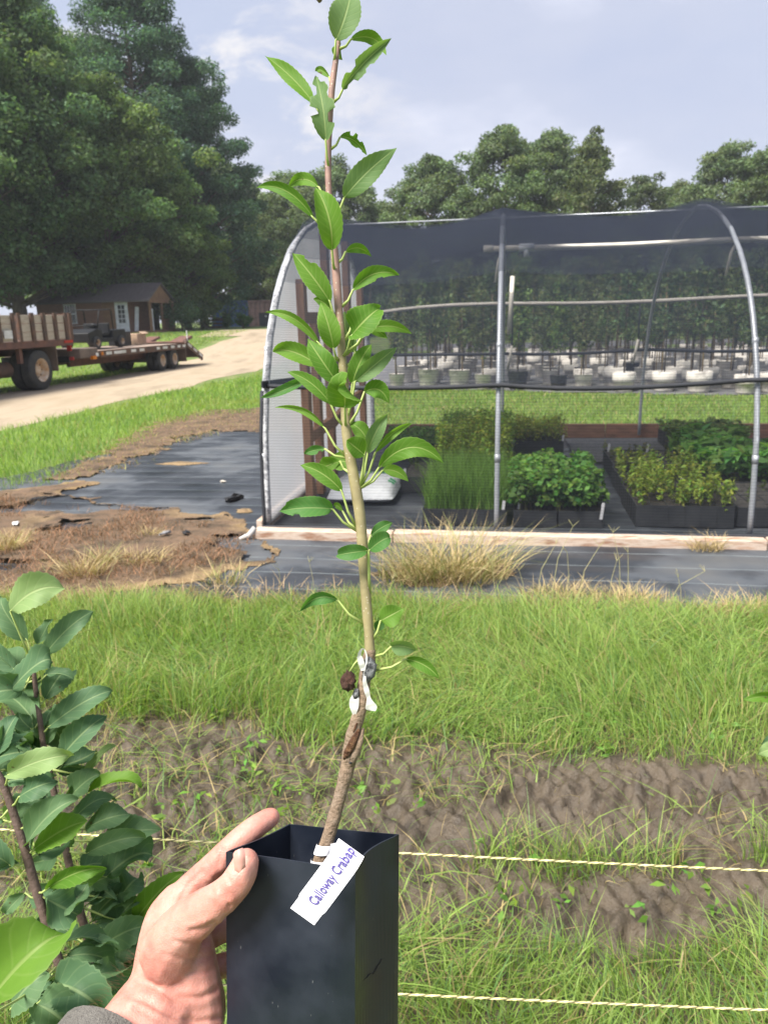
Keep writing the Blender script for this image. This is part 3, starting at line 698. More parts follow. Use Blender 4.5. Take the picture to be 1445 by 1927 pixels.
# ------------------------------------------------------------------ nursery rows of potted trees behind
POTM = PM('root_bag', (.54, .49, .44), (.66, .62, .57), c3=(.2, .18, .165), rough=.85, scale=5, lo=.3, hi=.72, bump=.2, bscale=30)
POTD = PM('dark_pot', (.035, .036, .04), (.07, .068, .066), rough=.7, scale=5)
CANE = PM('bamboo_cane', (.50, .37, .22), (.38, .27, .16), rough=.7, scale=20)
def potted(v):
    rg = np.random.default_rng(100 + v)
    r = empty('potted_tree', (0, 0, 0))
    hh = .42
    m = MB(); pr = [(.185, 0), (.2, .03), (.225, hh * .7), (.24, hh * .72), (.235, hh), (.25, hh * 1.02), (.22, hh * .98), (.215, hh * .85)]
    if v % 2: pr = [(.19, 0), (.205, .04), (.22, hh * .5), (.245, hh * .52), (.25, hh * .62), (.25, hh * 1.0), (.225, hh * 1.02), (.215, hh * .85)]
    m.lathe(pr, 14); m.build('pot', POTD if v == 4 else POTM, r, True)
    MB().lathe([(.0, hh * .9), (.218, hh * .88)], 14, cap=False).build('soil', SOILM, r, True)
    H = [2.9, 3.15, 2.7, 3.3, 3.0, 1.2][v]
    bx = .05 * rg.normal(); m = MB()
    m.tube([(0, 0, hh * .8), (bx * .4, .02, H * .4), (bx, 0, H * .72), (bx * 1.2, .01, H * .97)], [.017, .014, .010, .004], 6)
    nb_ = 16; C = []
    for q in range(nb_):
        z = H * (.36 + .62 * (q + .5) / nb_); rr = (.20 + .09 * rg.random()) * (1.05 - .65 * max(0, (z / H - .45)) / .55); a = rg.random() * 6.28
        e_ = (bx * z / H + rr * math.cos(a), rr * math.sin(a), z + .12); m.tube([(bx * z / H * .9, 0, z - .08), e_], [.006, .003], 4, cap=False); C.append(e_)
        C.append((bx * z / H + rr * .4 * math.cos(a + 2), rr * .4 * math.sin(a + 2), z))
    m.build('trunk', BARK, r, True)
    g_ = [(.19, .25, .10), (.17, .24, .11), (.22, .26, .11), (.19, .23, .11), (.2, .28, .09), (.17, .36, .08)][v]
    vv = leaf_cloud(C, 34, .105, np.array(g_)[None] * (1 + .2 * rg.normal(size=(len(C), 1))).clip(.5, 1.5), (.17, .17, .17), up_=.2, asp=.45, rg=rg)
    link('crown', npmesh('crown', vv[0], vv[1], col=vv[2]), FOL, r)
    if v in (0, 1, 2, 3): MB().tube([(.06, .02, hh * .6), (.05, .02, H * (.7 + .07 * v))], .019, 5).build('stake', CANE, r, True)
    tag(r, group='potted trees in the nursery rows behind the shade house')
    return r
protos = [potted(v) for v in range(6)]
used = set()
ords = ['first', 'second', 'third', 'fourth', 'fifth', 'sixth', 'seventh', 'eighth', 'ninth', 'tenth', 'eleventh', 'twelfth', 'thirteenth', 'fourteenth', 'fifteenth', 'sixteenth', 'seventeenth', 'eighteenth', 'nineteenth', 'twentieth', 'twenty-first', 'twenty-second', 'twenty-third', 'twenty-fourth', 'twenty-fifth', 'twenty-sixth', 'twenty-seventh', 'twenty-eighth', 'twenty-ninth', 'thirtieth', 'thirty-first', 'thirty-second', 'thirty-third', 'thirty-fourth']
rowname = ['front', 'second', 'third', 'fourth', 'fifth', 'sixth', 'seventh', 'eighth', 'rearmost']
rg = np.random.default_rng(5)
for ri, d0 in enumerate([0, 1.1, 2.3, 3.7, 5.2, 7.0, 9.2, 11.8, 14.6]):
    k = 0
    for ci in range(34):
        # rows run along the pad front, receding to the left
        fx = .45 + ci * .68; by_ = float(np.interp(fx, [.5, 7.5, 30], [18.9, 15.6, 14.2])) + d0; bx_ = fx + d0 * .16
        bx_ += .08 * rg.normal(); by_ += .1 * rg.normal()
        pxx = CX + FPX * bx_ / (by_ * math.cos(TH) + EYE * math.sin(TH))
        if pxx > 1520 or pxx < 640: continue
        if ri > 3 and rg.random() < .10: continue
        v = int(rg.choice([0, 1, 2, 3, 4, 5], p=[.2, .2, .2, .17, .13, .10] if ri < 3 else [.24, .25, .22, .25, .04, 0]))
        if v in used: o = copy_tree(protos[v])
        else: o = protos[v]; used.add(v)
        o.location = (bx_, by_, float(tz(bx_, by_)) - .01); o.rotation_euler = (0, 0, rg.random() * 6.28); s_ = .78 + .26 * rg.random(); o.scale = (s_, s_, s_)
        what = 'small leafy plant' if v == 5 else 'slender young tree'
        o['label'] = '%s in a %s pot, %s from the left in the %s nursery row' % (what, 'dark' if v == 4 else 'pale', ords[k], rowname[ri]); o['category'] = 'potted tree'; k += 1
for v in range(6):
    if v not in used:
        for ch in list(protos[v].children): bpy.data.objects.remove(ch)
        bpy.data.objects.remove(protos[v])

# ------------------------------------------------------------------ vehicles on the road
TD = np.array([.16, .987]); TD = TD / np.linalg.norm(TD); TRZ = math.atan2(TD[1], TD[0])
WOODP = PM('pale_plank', (.50, .44, .36), (.38, .32, .25), rough=.85, scale=4, stretch=(1, 1, 6))
DARKST = PM('dark_rusty_steel', (.075, .055, .048), (.14, .075, .05), rough=.7, scale=5, metal=.2)
RUST = PM('rusty_red_steel', (.17, .08, .058), (.10, .055, .045), rough=.75, scale=6)
RIM = PM('worn_wheel_rim', (.58, .50, .40), (.45, .25, .11), rough=.6, scale=5)
FLAP = PM('mud_flap', (.20, .14, .10), (.13, .095, .07), rough=.85, scale=3)
REDL = PM('red_lens', (.55, .03, .03), rough=.25); AMBER = PM('amber_lens', (.75, .22, .02), rough=.25)
WHITER = PM('white_reflector', (.75, .75, .75), rough=.3)
BLKM = PM('black_paint', (.010, .011, .013), (.02, .02, .022), rough=.55, scale=4, spec=.25)
GLASS = PM('dark_window', (.02, .024, .03), rough=.1, spec=.7)
def wheel(par, c, r, w, rimr, name='wheel'):
    # axis along local Y; outer face at -Y
    m = MB(); n = 28
    m.lathe([(rimr, 0), (r * .9, .006), (r * .97, w * .10), (r, w * .22), (r, w * .34), (r * .985, w * .36), (r * .985, w * .40), (r, w * .42), (r, w * .58), (r * .985, w * .6), (r * .985, w * .64), (r, w * .66), (r, w * .78), (r * .97, w * .9), (r * .9, w - .006), (rimr, w)], n, 'Y', c, cap=False)
    t = m.build('tyre', RUBBER, par, True)
    m = MB(); m.lathe([(rimr * 1.02, -.004), (rimr * .96, .004), (rimr * .86, .05), (rimr * .80, .13), (rimr * .45, .15), (rimr * .40, .10), (rimr * .25, .085), (0.002, .085)], 22, 'Y', c, cap=False)
    rm = m.build('rim', RIM, t, True)
    for k in range(8):
        a = k * math.pi / 4; MB().lathe([(.02, .12), (.018, .145)], 6, 'Y', (c[0] + rimr * .6 * math.cos(a), c[1], c[2] + rimr * .6 * math.sin(a))).build('lug_nut', DARKST, t)
    return t
q = gp(85, 733); TB = (float(q[0]), float(q[1]), .0)
truck = empty('stake_truck', (TB[0], TB[1], -.02), TRZ)
tag(truck, 'flatbed stake truck with pale plank sides and dual rear wheels on the road verge', 'truck')
# local: +x rearward, +y to the far side
for y_ in (0, .33, 1.75, 2.08): wheel(truck, (0, y_, .53), .53, .30, .30)
for y_ in (.05, 2.0): wheel(truck, (-5.4, y_, .5), .5, .28, .29)
m = MB(); m.box((-1.5, 1.2, .98), (7.6, .14, .2)); m.build('frame_rail', DARKST, truck)
MB().box((-.0, 1.2, .5), (.16, 1.6, .2)).build('axle', DARKST, truck)
MB().box((-1.4, 1.2, 1.21), (6.0, 2.44, .15)).build('deck', DARKST, truck, bevel=.01)
MB().box((-1.4, -.02, 1.20), (6.0, .03, .17)).build('side_rail', RUST, truck)
st_x = [-4.3, -3.6, -2.9, -2.25, -1.6, -1.02, -.78, -.22, .30, .83, 1.36, 1.56]
for y_ in (-.01, 2.41):
    for k, x_ in enumerate(st_x): MB().box((x_, y_ - .02, 1.63), (.14 if k not in (5, 6) else .11, .05, .72)).build('stake', DARKST, truck)
    for k in range(len(st_x) - 1):
        if k == 5: continue
        a_, b_ = st_x[k] + .07, st_x[k + 1] - .07
        if b_ - a_ < .1: continue
        for j in range(3):
            MB().box(((a_ + b_) / 2, y_ + .02, 1.40 + j * .215), (b_ - a_ + .05, .03, .205 - .01 * (k % 2))).build('plank', WOODP, truck, bevel=.004)
MB().box((1.56, 1.2, 1.62), (.05, 2.3, .7)).build('tail_gate', DARKST, truck)
MB().box((-1.3, -.055, 1.47), (.32, .012, .2)).build('white_sign', WHITER, truck)
MB().box((1.35, -.04, 1.22), (.42, .03, .07)).build('red_reflector', REDL, truck)
MB().box((1.62, .12, 1.05), (.05, .12, .2)).build('tail_lamp', REDL, truck)
MB().box((1.63, .1, .74), (.04, .16, .09)).build('tail_lamp', REDL, truck); MB().box((1.64, .3, .74), (.04, .24, .09)).build('reflector_strip', WHITER, truck)
MB().box((1.62, 1.2, .72), (.08, 2.1, .16)).build('bumper', BLKM, truck)
for y_ in (.3, 2.1): MB().box((.72, y_, .82), (.03, .66, .72), M=None).build('mud_flap', FLAP, truck)
MB().box((-.75, .1, .95), (.12, .1, .42)).build('bracket', RUST, truck)
MB().tube([(-2.0, .4, .62), (-.9, .4, .6)], .2, 12).build('fuel_tank', DARKST, truck, True)
cabm = MB()
cab_pf = [(-4.55, .75), (-4.55, 2.55), (-4.75, 2.68), (-5.7, 2.66), (-6.05, 1.85), (-7.1, 1.7), (-7.25, 1.5), (-7.25, .7)]
cabm.add([(x_, .05, z_) for x_, z_ in cab_pf] + [(x_, 2.35, z_) for x_, z_ in cab_pf], [tuple(range(7, -1, -1)), tuple(range(8, 16))] + [(k, (k + 1) % 8, 8 + (k + 1) % 8, 8 + k) for k in range(8)])
cb = cabm.build('cab', PM('cab_paint', (.45, .45, .44), (.35, .34, .33), rough=.4), truck, bevel=.04)
MB().box((-5.15, .04, 2.15), (.8, .03, .6)).build('cab_window', GLASS, cb); MB().add([(-5.72, .2, 2.6), (-5.72, 2.2, 2.6), (-6.06, 2.2, 1.9), (-6.06, .2, 1.9)], [(0, 1, 2, 3)]).build('windscreen', GLASS, cb)

q = gp(309, 697); TR = (float(q[0]), float(q[1]))
trl = empty('flatbed_trailer', (TR[0], TR[1], -.02), TRZ); tag(trl, 'long flatbed trailer with rusty fold-up ramps and reflective tape, behind the truck', 'trailer')
for x_ in (0, 1.02):
    for y_ in (0, .27, 1.75, 2.02): wheel(trl, (x_, y_, .37), .37, .22, .20)
DECKW = PM('worn_deck_plank', (.26, .19, .15), (.36, .29, .24), rough=.85, scale=4, stretch=(1, 6, 6))
for k in range(9): MB().box((-1.2, -.02 + .13 + k * .27, .86), (6.4, .262, .05)).build('deck_plank', DECKW, trl, bevel=.004)
for y_ in (-.04, 2.42): MB().box((-1.2, y_, .80), (6.4, .06, .2)).build('side_rail', DARKST, trl)
MB().box((-4.9, 1.2, .86), (1.0, 2.4, .28)).build('front_deck', PM('grey_rust', (.13, .105, .09), (.2, .15, .12), rough=.85, scale=4), trl, bevel=.02)
MB().box((-5.9, 1.2, .7), (1.4, .3, .2)).build('tongue', DARKST, trl)
MB().box((-1.4, .7, .58), (7.0, .12, .24)).build('frame_beam', RUST, trl); MB().box((-1.4, 1.7, .58), (7.0, .12, .24)).build('frame_beam', RUST, trl)
for x_ in (0, 1.02): MB().box((x_, 1.2, .37), (.12, 1.9, .12)).build('axle', DARKST, trl)
for k, (x_, l_) in enumerate([(-3.9, .42), (-3.2, .95), (-2.3, .4), (-1.7, .4), (-.45, .3), (.1, .45), (.75, .35), (1.3, .3), (1.75, .3)]): MB().box((x_, -.078, .81), (l_ * .8, .012, .085)).build('reflective_tape', WHITER, trl)
MB().box((-4.6, -.08, .8), (.12, .02, .1)).build('white_lamp', WHITER, trl); MB().box((-4.75, -.03, .72), (.2, .1, .1)).build('amber_lamp', AMBER, trl); MB().box((-4.3, -.08, .82), (.1, .02, .1)).build('amber_lamp', AMBER, trl)
Mr = Matrix.Rotation(math.radians(22), 3, 'Y')
for y_ in (-.04, 2.42): MB().box((2.75, y_, .60), (1.7, .06, .22), M=Mr).build('dovetail_rail', DARKST, trl)
MB().box((2.75, 1.19, .64), (1.7, 2.36, .05), M=Mr).build('dovetail_deck', RUST, trl)
for k in range(3): MB().box((2.3 + k * .5, -.08, .80 - .2 * k), (.34, .012, .08), M=Mr).build('reflective_tape', WHITER, trl)
Mr2 = Matrix.Rotation(math.radians(-10), 3, 'Y')
for y_ in (.35, 1.7): MB().box((2.6, y_ + .2, .93), (1.9, .5, .10), M=Mr2).build('ramp', RUST, trl, bevel=.01)
for y_ in (.2, 2.2): MB().box((1.95, y_, .5), (.03, .5, .55)).build('mud_flap', FLAP, trl)
MB().tube([(3.0, .3, .9), (3.0, .3, 1.35)], .02, 6).build('marker_pole', WHITER, trl)
# utility vehicle on the trailer
def tl(x_, y_, z_=0): 
    c_, s_ = math.cos(TRZ), math.sin(TRZ); return (TR[0] + c_ * x_ - s_ * y_, TR[1] + s_ * x_ + c_ * y_, z_)
utv = empty('utility_vehicle', tl(-2.3, 1.25, .885), TRZ); tag(utv, 'black open utility vehicle with tubular roll cage riding on the trailer', 'utility vehicle')
utv.scale = (.8, .8, .66)
bod = MB(); pf = [(-1.5, .35), (-1.55, .75), (-.9, .95), (-.5, .9), (-.45, .5), (.35, .5), (.4, .85), (1.45, .9), (1.45, .4), (.9, .3), (-.9, .3)]
bod.add([(x_, -.65, z_) for x_, z_ in pf] + [(x_, .65, z_) for x_, z_ in pf], [tuple(range(10, -1, -1)), tuple(range(11, 22))] + [(k, (k + 1) % 11, 11 + (k + 1) % 11, 11 + k) for k in range(11)])
bod.build('body', BLKM, utv, bevel=.02)
for y_ in (-.3, .3): MB().box((.05, y_, .68), (.5, .5, .16)).build('seat', BLKM, utv, bevel=.03); MB().box((.3, y_, .95), (.14, .5, .5)).build('seat_back', BLKM, utv, bevel=.03)
for x_ in (-1.0, 1.0):
    for y_ in (-.72, .5): wheel(utv, (x_, y_, .3), .3, .24, .15)
for y_ in (-.6, .6): MB().tube([(-.75, y_, .9), (-.5, y_, 1.75), (-.4, y_, 1.82), (.4, y_, 1.85), (.5, y_, 1.75), (.55, y_, .85)], .027, 7).build('cage_bar', BLKM, utv, True)
for x_, z_ in ((-.42, 1.82), (.42, 1.85), (-.7, 1.1)): MB().tube([(x_, -.6, z_), (x_, .6, z_)], .024, 6).build('cage_crossbar', BLKM, utv, True)
MB().tube([(-.5, -.3, 1.02), (-.42, -.3, 1.06)], .17, 14).build('steering_wheel', BLKM, utv, True)
b = empty('storage_box', tl(.1, 1.6, .885), TRZ + .2); tag(b, 'open black box standing on the trailer deck in front of the cabin porch', 'box')
for c_, d_ in (((0, 0, .02), (.7, .6, .04)), ((-.34, 0, .25), (.03, .6, .46)), ((.34, 0, .25), (.03, .6, .46)), ((0, -.29, .25), (.66, .03, .46)), ((0, .29, .25), (.66, .03, .46))): MB().box(c_, d_).build('panel', BLKM, b)
b = empty('cardboard_box', tl(.95, 1.4, .885), TRZ - .15); tag(b, 'crumpled cardboard box beside the black box on the trailer', 'box')
CARD = PM('cardboard', (.40, .29, .20), (.30, .2, .14), rough=.9)
MB().box((0, 0, .2), (.55, .5, .4)).build('carton', CARD, b, bevel=.02); MB().box((.1, -.27, .42), (.4, .16, .02), M=Matrix.Rotation(.5, 3, 'X')).build('flap', CARD, b)

# ------------------------------------------------------------------ cabin
SIDING = PM('brown_siding', (.24, .13, .085), (.17, .095, .068), rough=.85, scale=3, stretch=(1, 1, 5))
SIDING2 = PM('plywood_tan', (.23, .135, .075), (.18, .10, .058), rough=.85, scale=3)
ROOFM = PM('metal_roof', (.135, .115, .115), (.10, .085, .085), rough=.6, scale=3, stretch=(5, 1, 1))
WTRIM = PM('white_trim', (.72, .73, .75), rough=.6)
CD = 50.0; zc = 1.05
p0 = aty(75, 622, CD + .8); p1 = aty(246, 622, CD - .2)
dirc = np.array([p1[0] - p0[0], p1[1] - p0[1]]); wl = float(np.linalg.norm(dirc)); crz = math.atan2(dirc[1], dirc[0])
cabin = empty('cabin', (p0[0], p0[1], zc), crz); tag(cabin, 'small brown cabin with a dark metal roof and open porch under the trees', 'cabin')
dp = 3.4; ew = 2.0; rh = 3.0
MB().box((wl / 2, dp / 2, ew / 2), (wl, dp, ew)).build('wall', SIDING, cabin)
for k in range(13): MB().box((wl / 2, -.012, .12 + k * .155), (wl, .022, .145)).build('siding_board', SIDING, cabin)
MB().box((wl * .86, -.035, ew / 2), (1.7, .02, ew - .05)).build('plywood_panel', SIDING2, cabin)
pl_ = 1.55
for sgn in (0, 1):
    y0_, y1_ = (-.35, dp / 2) if sgn == 0 else (dp + .35, dp / 2)
    rf = MB(); rf.add([(-.3, y0_, ew - .12), (wl + pl_, y0_, ew - .12), (wl + pl_, y1_, rh), (-.3, y1_, rh), (-.3, y0_, ew - .04), (wl + pl_, y0_, ew - .04), (wl + pl_, y1_, rh + .08), (-.3, y1_, rh + .08)], [(0, 1, 2, 3), (7, 6, 5, 4), (0, 4, 5, 1), (1, 5, 6, 2), (2, 6, 7, 3), (3, 7, 4, 0)])
    ro = rf.build('roof', ROOFM, cabin)
    if sgn == 0:
        for k in range(22):
            x_ = -.2 + k * (wl + pl_ + .1) / 21; MB().span((x_, y0_, ew - .03), (x_, y1_, rh + .09), .04, .03).build('roof_rib', ROOFM, ro)
gx_ = wl + pl_ - .12
MB().add([(gx_, -.1, ew - .1), (gx_, dp + .1, ew - .1), (gx_, dp / 2, rh - .05)], [(0, 1, 2)]).build('gable', SIDING2, cabin)
MB().span((gx_, -.1, ew - .12), (gx_, dp + .1, ew - .12), .1, .14).build('porch_beam', SIDING2, cabin)
for y_ in (.0, dp / 2, dp): MB().box((gx_, y_, ew / 2 - .1), (.13, .13, ew - .1)).build('porch_post', SIDING2, cabin)
MB().box((wl + .8, dp / 2, .05), (1.9, dp, .14)).build('porch_floor', SIDING, cabin)
MB().box((gx_, dp * .78, .5), (.06, dp * .4, .75)).build('porch_rail', SIDING, cabin)
def cabwin(x_, z_, w_, h_):
    f = MB()
    for c_, d_ in (((x_, -.05, z_ + h_ / 2), (w_ + .1, .05, .07)), ((x_, -.05, z_ - h_ / 2), (w_ + .1, .05, .07)), ((x_ - w_ / 2, -.05, z_), (.06, .05, h_)), ((x_ + w_ / 2, -.05, z_), (.06, .05, h_)), ((x_, -.05, z_), (w_, .05, .06))): f.box(c_, d_)
    w = f.build('window', WTRIM, cabin)
    for i_ in range(2):
        for j_ in range(2): MB().box((x_ + (i_ - .5) * w_ / 2, -.03, z_ + (j_ - .5) * h_ / 2), (w_ / 2 - .03, .02, h_ / 2 - .05)).build('pane', GLASS, w)
    for k in (-1, 0, 1): MB().box((x_ + k * w_ / 4, -.045, z_ + h_ * .25), (.02, .03, h_ / 2)).build('muntin', WTRIM, w)
cabwin(wl * .37, 1.25, .75, 1.15)
dr_ = MB().box((wl * .93, -.06, .98), (.85, .05, 1.85)).build('door', WTRIM, cabin)
for i_ in range(2):
    for j_ in range(4): MB().box((wl * .93 + (i_ - .5) * .24, -.09, .75 + j_ * .28), (.2, .01, .24)).build('pane', GLASS, dr_)
for k, (x_, y_, h_, ti) in enumerate([(.35, .3, 1.5, .12), (1.25, .5, 1.35, 0)]):
    o = MB().box((0, 0, 0), (.25, .04, h_), M=Matrix.Rotation(ti, 3, 'Y')).build('leaning_board', WTRIM)
    c_, s_ = math.cos(crz), math.sin(crz); xx = wl + x_; o.location = (p0[0] + c_ * xx - s_ * y_, p0[1] + s_ * xx + c_ * y_, zc + .1 + h_ / 2); o.rotation_euler = (0, 0, crz)
    tag(o, ['tilted white board leaning beside the cabin door', 'upright white board standing on the porch, nearest the posts'][k], 'board')

# ------------------------------------------------------------------ freight containers
def container(px0, px1, D0, D1, pyb, ht, mat, label, n):
    a_ = aty(px0, pyb, D0); b_ = aty(px1, pyb, D1); d_ = b_[:2] - a_[:2]; w_ = float(np.linalg.norm(d_)); rz_ = math.atan2(d_[1], d_[0])
    r = empty('freight_container', (a_[0], a_[1], 1.0), rz_); tag(r, label, 'container')
    m = MB(); V = []; F2 = []
    for k in range(n * 4 + 1):
        x_ = w_ * k / (n * 4); y_ = (0, 0, .05, .05)[k % 4]; V += [(x_, y_, .12), (x_, y_, ht - .1)]
    for k in range(n * 4): F2.append((2 * k, 2 * k + 2, 2 * k + 3, 2 * k + 1))
    m.add(V, F2).build('corrugated_side', mat, r)
    MB().box((w_ / 2, 1.25, ht / 2), (w_ - .02, 2.3, ht - .06)).build('body', mat, r)
    for z_ in (.06, ht - .05): MB().box((w_ / 2, .02, z_), (w_, .12, .12)).build('frame_rail', mat, r)
    return r
container(400, 468, 78, 78, 616, 2.55, PM('blue_container', (.05, .11, .24), (.035, .075, .16), rough=.6, scale=3), 'corrugated blue freight container at the end of the sandy road', 8)
container(470, 560, 77, 77, 616, 2.5, PM('brown_container', (.32, .21, .19), (.22, .14, .13), rough=.7, scale=3), 'faded brown freight container right of the blue one', 10)
q = aty(505, 612, 74); o = empty('generator_box', (q[0], q[1], 1.05)); tag(o, 'dark grey utility cabinet in front of the brown container', 'cabinet')
MB().box((0, 0, .65), (1.5, 1.0, 1.2)).build('housing', PM('grey_cabinet', (.09, .09, .10), rough=.7), o, bevel=.03); MB().box((-.1, -.51, .95), (.16, .02, .16)).build('white_label', WHITER, o)
q = aty(408, 612, 70); o = empty('wooden_pallet', (q[0], q[1], 1.05)); tag(o, 'low dark pallet stack in front of the blue container', 'pallet')
for k in range(3): MB().box((0, 0, .16 + .3 * k), (1.9, 1.2, .08)).build('deck', DARKST, o); MB().box((0, -.3 , .06 + .3 * k), (1.8, .12, .12)).build('block', DARKST, o)
# ------------------------------------------------------------------ trees and shrubs
def tree(name, label, base, H, R, clear, ncl, nl, ls, col, seed, trunk=.28, dens_top=.0, asp=.6, flat=.55, group=None, lean=0.0, csize=1.0, gap=.0, cat_='tree', sect=None):
    rg = np.random.default_rng(seed)
    r = empty(name, base); tag(r, label, cat_, group)
    T = [(0, 0, -.2)]; k = 7
    for q in range(1, k + 1):
        u = q / k; T.append((lean * u * H + .25 * math.sin(seed + u * 3.1) * u, .3 * math.cos(seed * 2 + u * 2.5) * u, H * .92 * u))
    rad = [trunk * (1.25 if q == 0 else 1) * (1 - .85 * (q / k)) for q in range(k + 1)]
    m = MB(); m.tube(T, rad, 9)
    TA = np.array(T)
    C = []; SPR = []; COLS = []
    ncl = int(ncl * 1.7)
    for q in range(ncl):
        u = (q + .5) / ncl; zf = clear + (1 - clear) * (u ** .85)
        f = (zf - clear) / (1 - clear)
        prof_ = (math.sin(math.pi * min(1, (f * .86 + .16))) ** .7) if not dens_top else (1 - f) ** .75 + .12
        rr = R * prof_ * (.35 + .65 * rg.random() ** .5); a = q * 2.39996 + rg.normal() * .4
        if sect is not None and rg.random() < .6: a = sect + rg.normal() * .8
        z = H * zf + rg.normal() * H * .02
        tx = np.interp(z, TA[:, 2], TA[:, 0]); ty = np.interp(z, TA[:, 2], TA[:, 1])
        c = np.array([tx + rr * math.cos(a), ty + rr * math.sin(a), z])
        zb = max(z - rr * (.45 if not dens_top else .1), H * clear * .55)
        bx_ = np.interp(zb, TA[:, 2], TA[:, 0]); by_ = np.interp(zb, TA[:, 2], TA[:, 1])
        br = trunk * .30 * (1 - .6 * f) + .015
        mid = np.array([bx_, by_, zb]) * .45 + c * .55 + np.array([0, 0, .06 * rr * rg.normal()])
        m.tube([(bx_, by_, zb), mid, c], [br, br * .6, br * .2], 5, cap=False)
        rs = (R * .155 + .34 + .15 * rg.random() * R * .3) * csize
        C.append(c); SPR.append((rs, rs, rs * flat)); v_ = (1 + .13 * rg.normal()); COLS.append(np.array(col) * max(.55, v_) * np.array([1 + .05 * rg.normal(), 1, 1 + .06 * rg.normal()]))
        # a smaller satellite clump keeps the outline uneven
        c2 = c + rg.normal(size=3) * np.array([rs, rs, rs * .5]) * .75
        C.append(c2); SPR.append((rs * .7, rs * .7, rs * .45)); COLS.append(COLS[-1] * (1 + .1 * rg.normal()))
    m.build('trunk', BARK, r, True)
    v = leaf_cloud(C, int(nl * LN), ls * LS, np.clip(np.array(COLS), .02, .5), np.array(SPR), up_=.45, asp=asp, rg=rg, hvar=.07)
    cr_ = link('crown', npmesh('crown', v[0], v[1], col=v[2]), FOL, r)
    return r
def on(px_, py_, D): 
    q_ = aty(px_, py_, D); return (float(q_[0]), float(q_[1]), float(tz(q_[0], q_[1])) - .1)
PINE = (.085, .155, .095); OAK = (.125, .19, .072); OAK2 = (.11, .175, .08); FAR = (.13, .18, .09)
LS, LN = .92, 1.0
G1 = 'tall trees at the left behind the truck and cabin'
tree('oak_tree', 'broad olive-green tree overhanging the cabin roof, nearest of the left trees', on(215, 600, 55), 15.5, 6.0, .13, 92, 300, .27, OAK, 11, .36, group=G1)
tree('oak_tree', 'dark leafy tree at the left picture edge behind the stake truck', on(40, 600, 49), 19, 6.4, .14, 100, 300, .27, OAK2, 12, .42, group=G1)
tree('oak_tree', 'leafy tree beyond the left picture edge, its boughs reaching over the truck', on(-90, 600, 44), 17, 5.5, .15, 60, 260, .27, OAK2, 22, .4, group=G1)
tree('pine_tree', 'tallest dark blue-green pine rising behind the olive tree to the top of the picture', on(290, 600, 66), 27, 5.6, .12, 110, 260, .30, PINE, 13, .4, group=G1, asp=.4, flat=.6)
tree('pine_tree', 'dark pine stepping down right of the tallest pine', on(385, 600, 68), 20.5, 5.2, .10, 90, 260, .30, PINE, 14, .34, group=G1, asp=.4, flat=.6)
tree('pine_tree', 'dark pine behind the left edge trees showing bare limbs against the sky', on(110, 600, 70), 27, 5.5, .25, 80, 220, .3, PINE, 24, .36, group=G1, asp=.4, flat=.6)
tree('dark_tree', 'dark rounded tree low behind the blue container', on(450, 600, 90), 16.5, 6.5, .08, 80, 230, .36, (.09, .135, .065), 15, .34, group=G1)
tree('oak_tree', 'lower leafy tree between the cabin and the blue container', on(355, 600, 60), 8.5, 3.4, .12, 55, 220, .22, (.13, .19, .06), 16, .22, group=G1)
tree('oak_tree', 'bushy dark tree straight behind the cabin', on(170, 600, 62), 13, 5.8, .06, 70, 230, .3, OAK2, 26, .3, group=G1)
G2 = 'trees along the far edge of the nursery'
for k, (px_, D, H_, R_, c_, lb, dn) in enumerate([
    (560, 84, 16.5, 5.5, FAR, 'grey-green tree right of the pines, behind the top of the sapling', 1),
    (640, 78, 16.0, 5.2, FAR, 'far tree showing between the sapling stem and its right leaves', 1),
    (720, 84, 13.2, 4.2, FAR, 'low gap-filling tree left of the rounded far tree', .8),
    (810, 72, 15.5, 4.8, (.125, .175, .085), 'rounded far tree above the left part of the dark roof net', .9),
    (945, 70, 17.2, 4.8, (.125, .175, .085), 'tall dense far tree over the middle hoop post', 1),
    (1035, 74, 18.2, 4.6, (.125, .175, .085), 'tallest of the far trees, right of the middle hoop post', .9),
    (1110, 68, 16.0, 3.6, (.105, .135, .06), 'pale airy tree with sky showing through its crown', .45),
    (1195, 76, 13.8, 3.4, (.085, .115, .055), 'thin gappy tree left of the right hand group', .35),
    (1265, 78, 13.5, 4.6, FAR, 'low dense tree right of the thin one', .9),
    (1345, 70, 15.6, 4.8, (.125, .175, .085), 'tall tree near the right picture edge', .8),
    (1440, 66, 14.6, 4.8, (.125, .175, .085), 'tree cut by the right picture edge', .8),
    (880, 92, 14, 5.5, FAR, 'hazy tree behind the two left far trees', .8),
    (1180, 96, 12.5, 6, FAR, 'hazy low tree behind the thin one', .8)]):
    tree('broadleaf_tree', lb, on(px_, 600, D), H_ * .88, R_ * 1.05, .14, int(75 * (.45 + .55 * dn)), int(190 * (.35 + .65 * dn)), .27, c_, 40 + k, .26, group=G2, csize=.9)
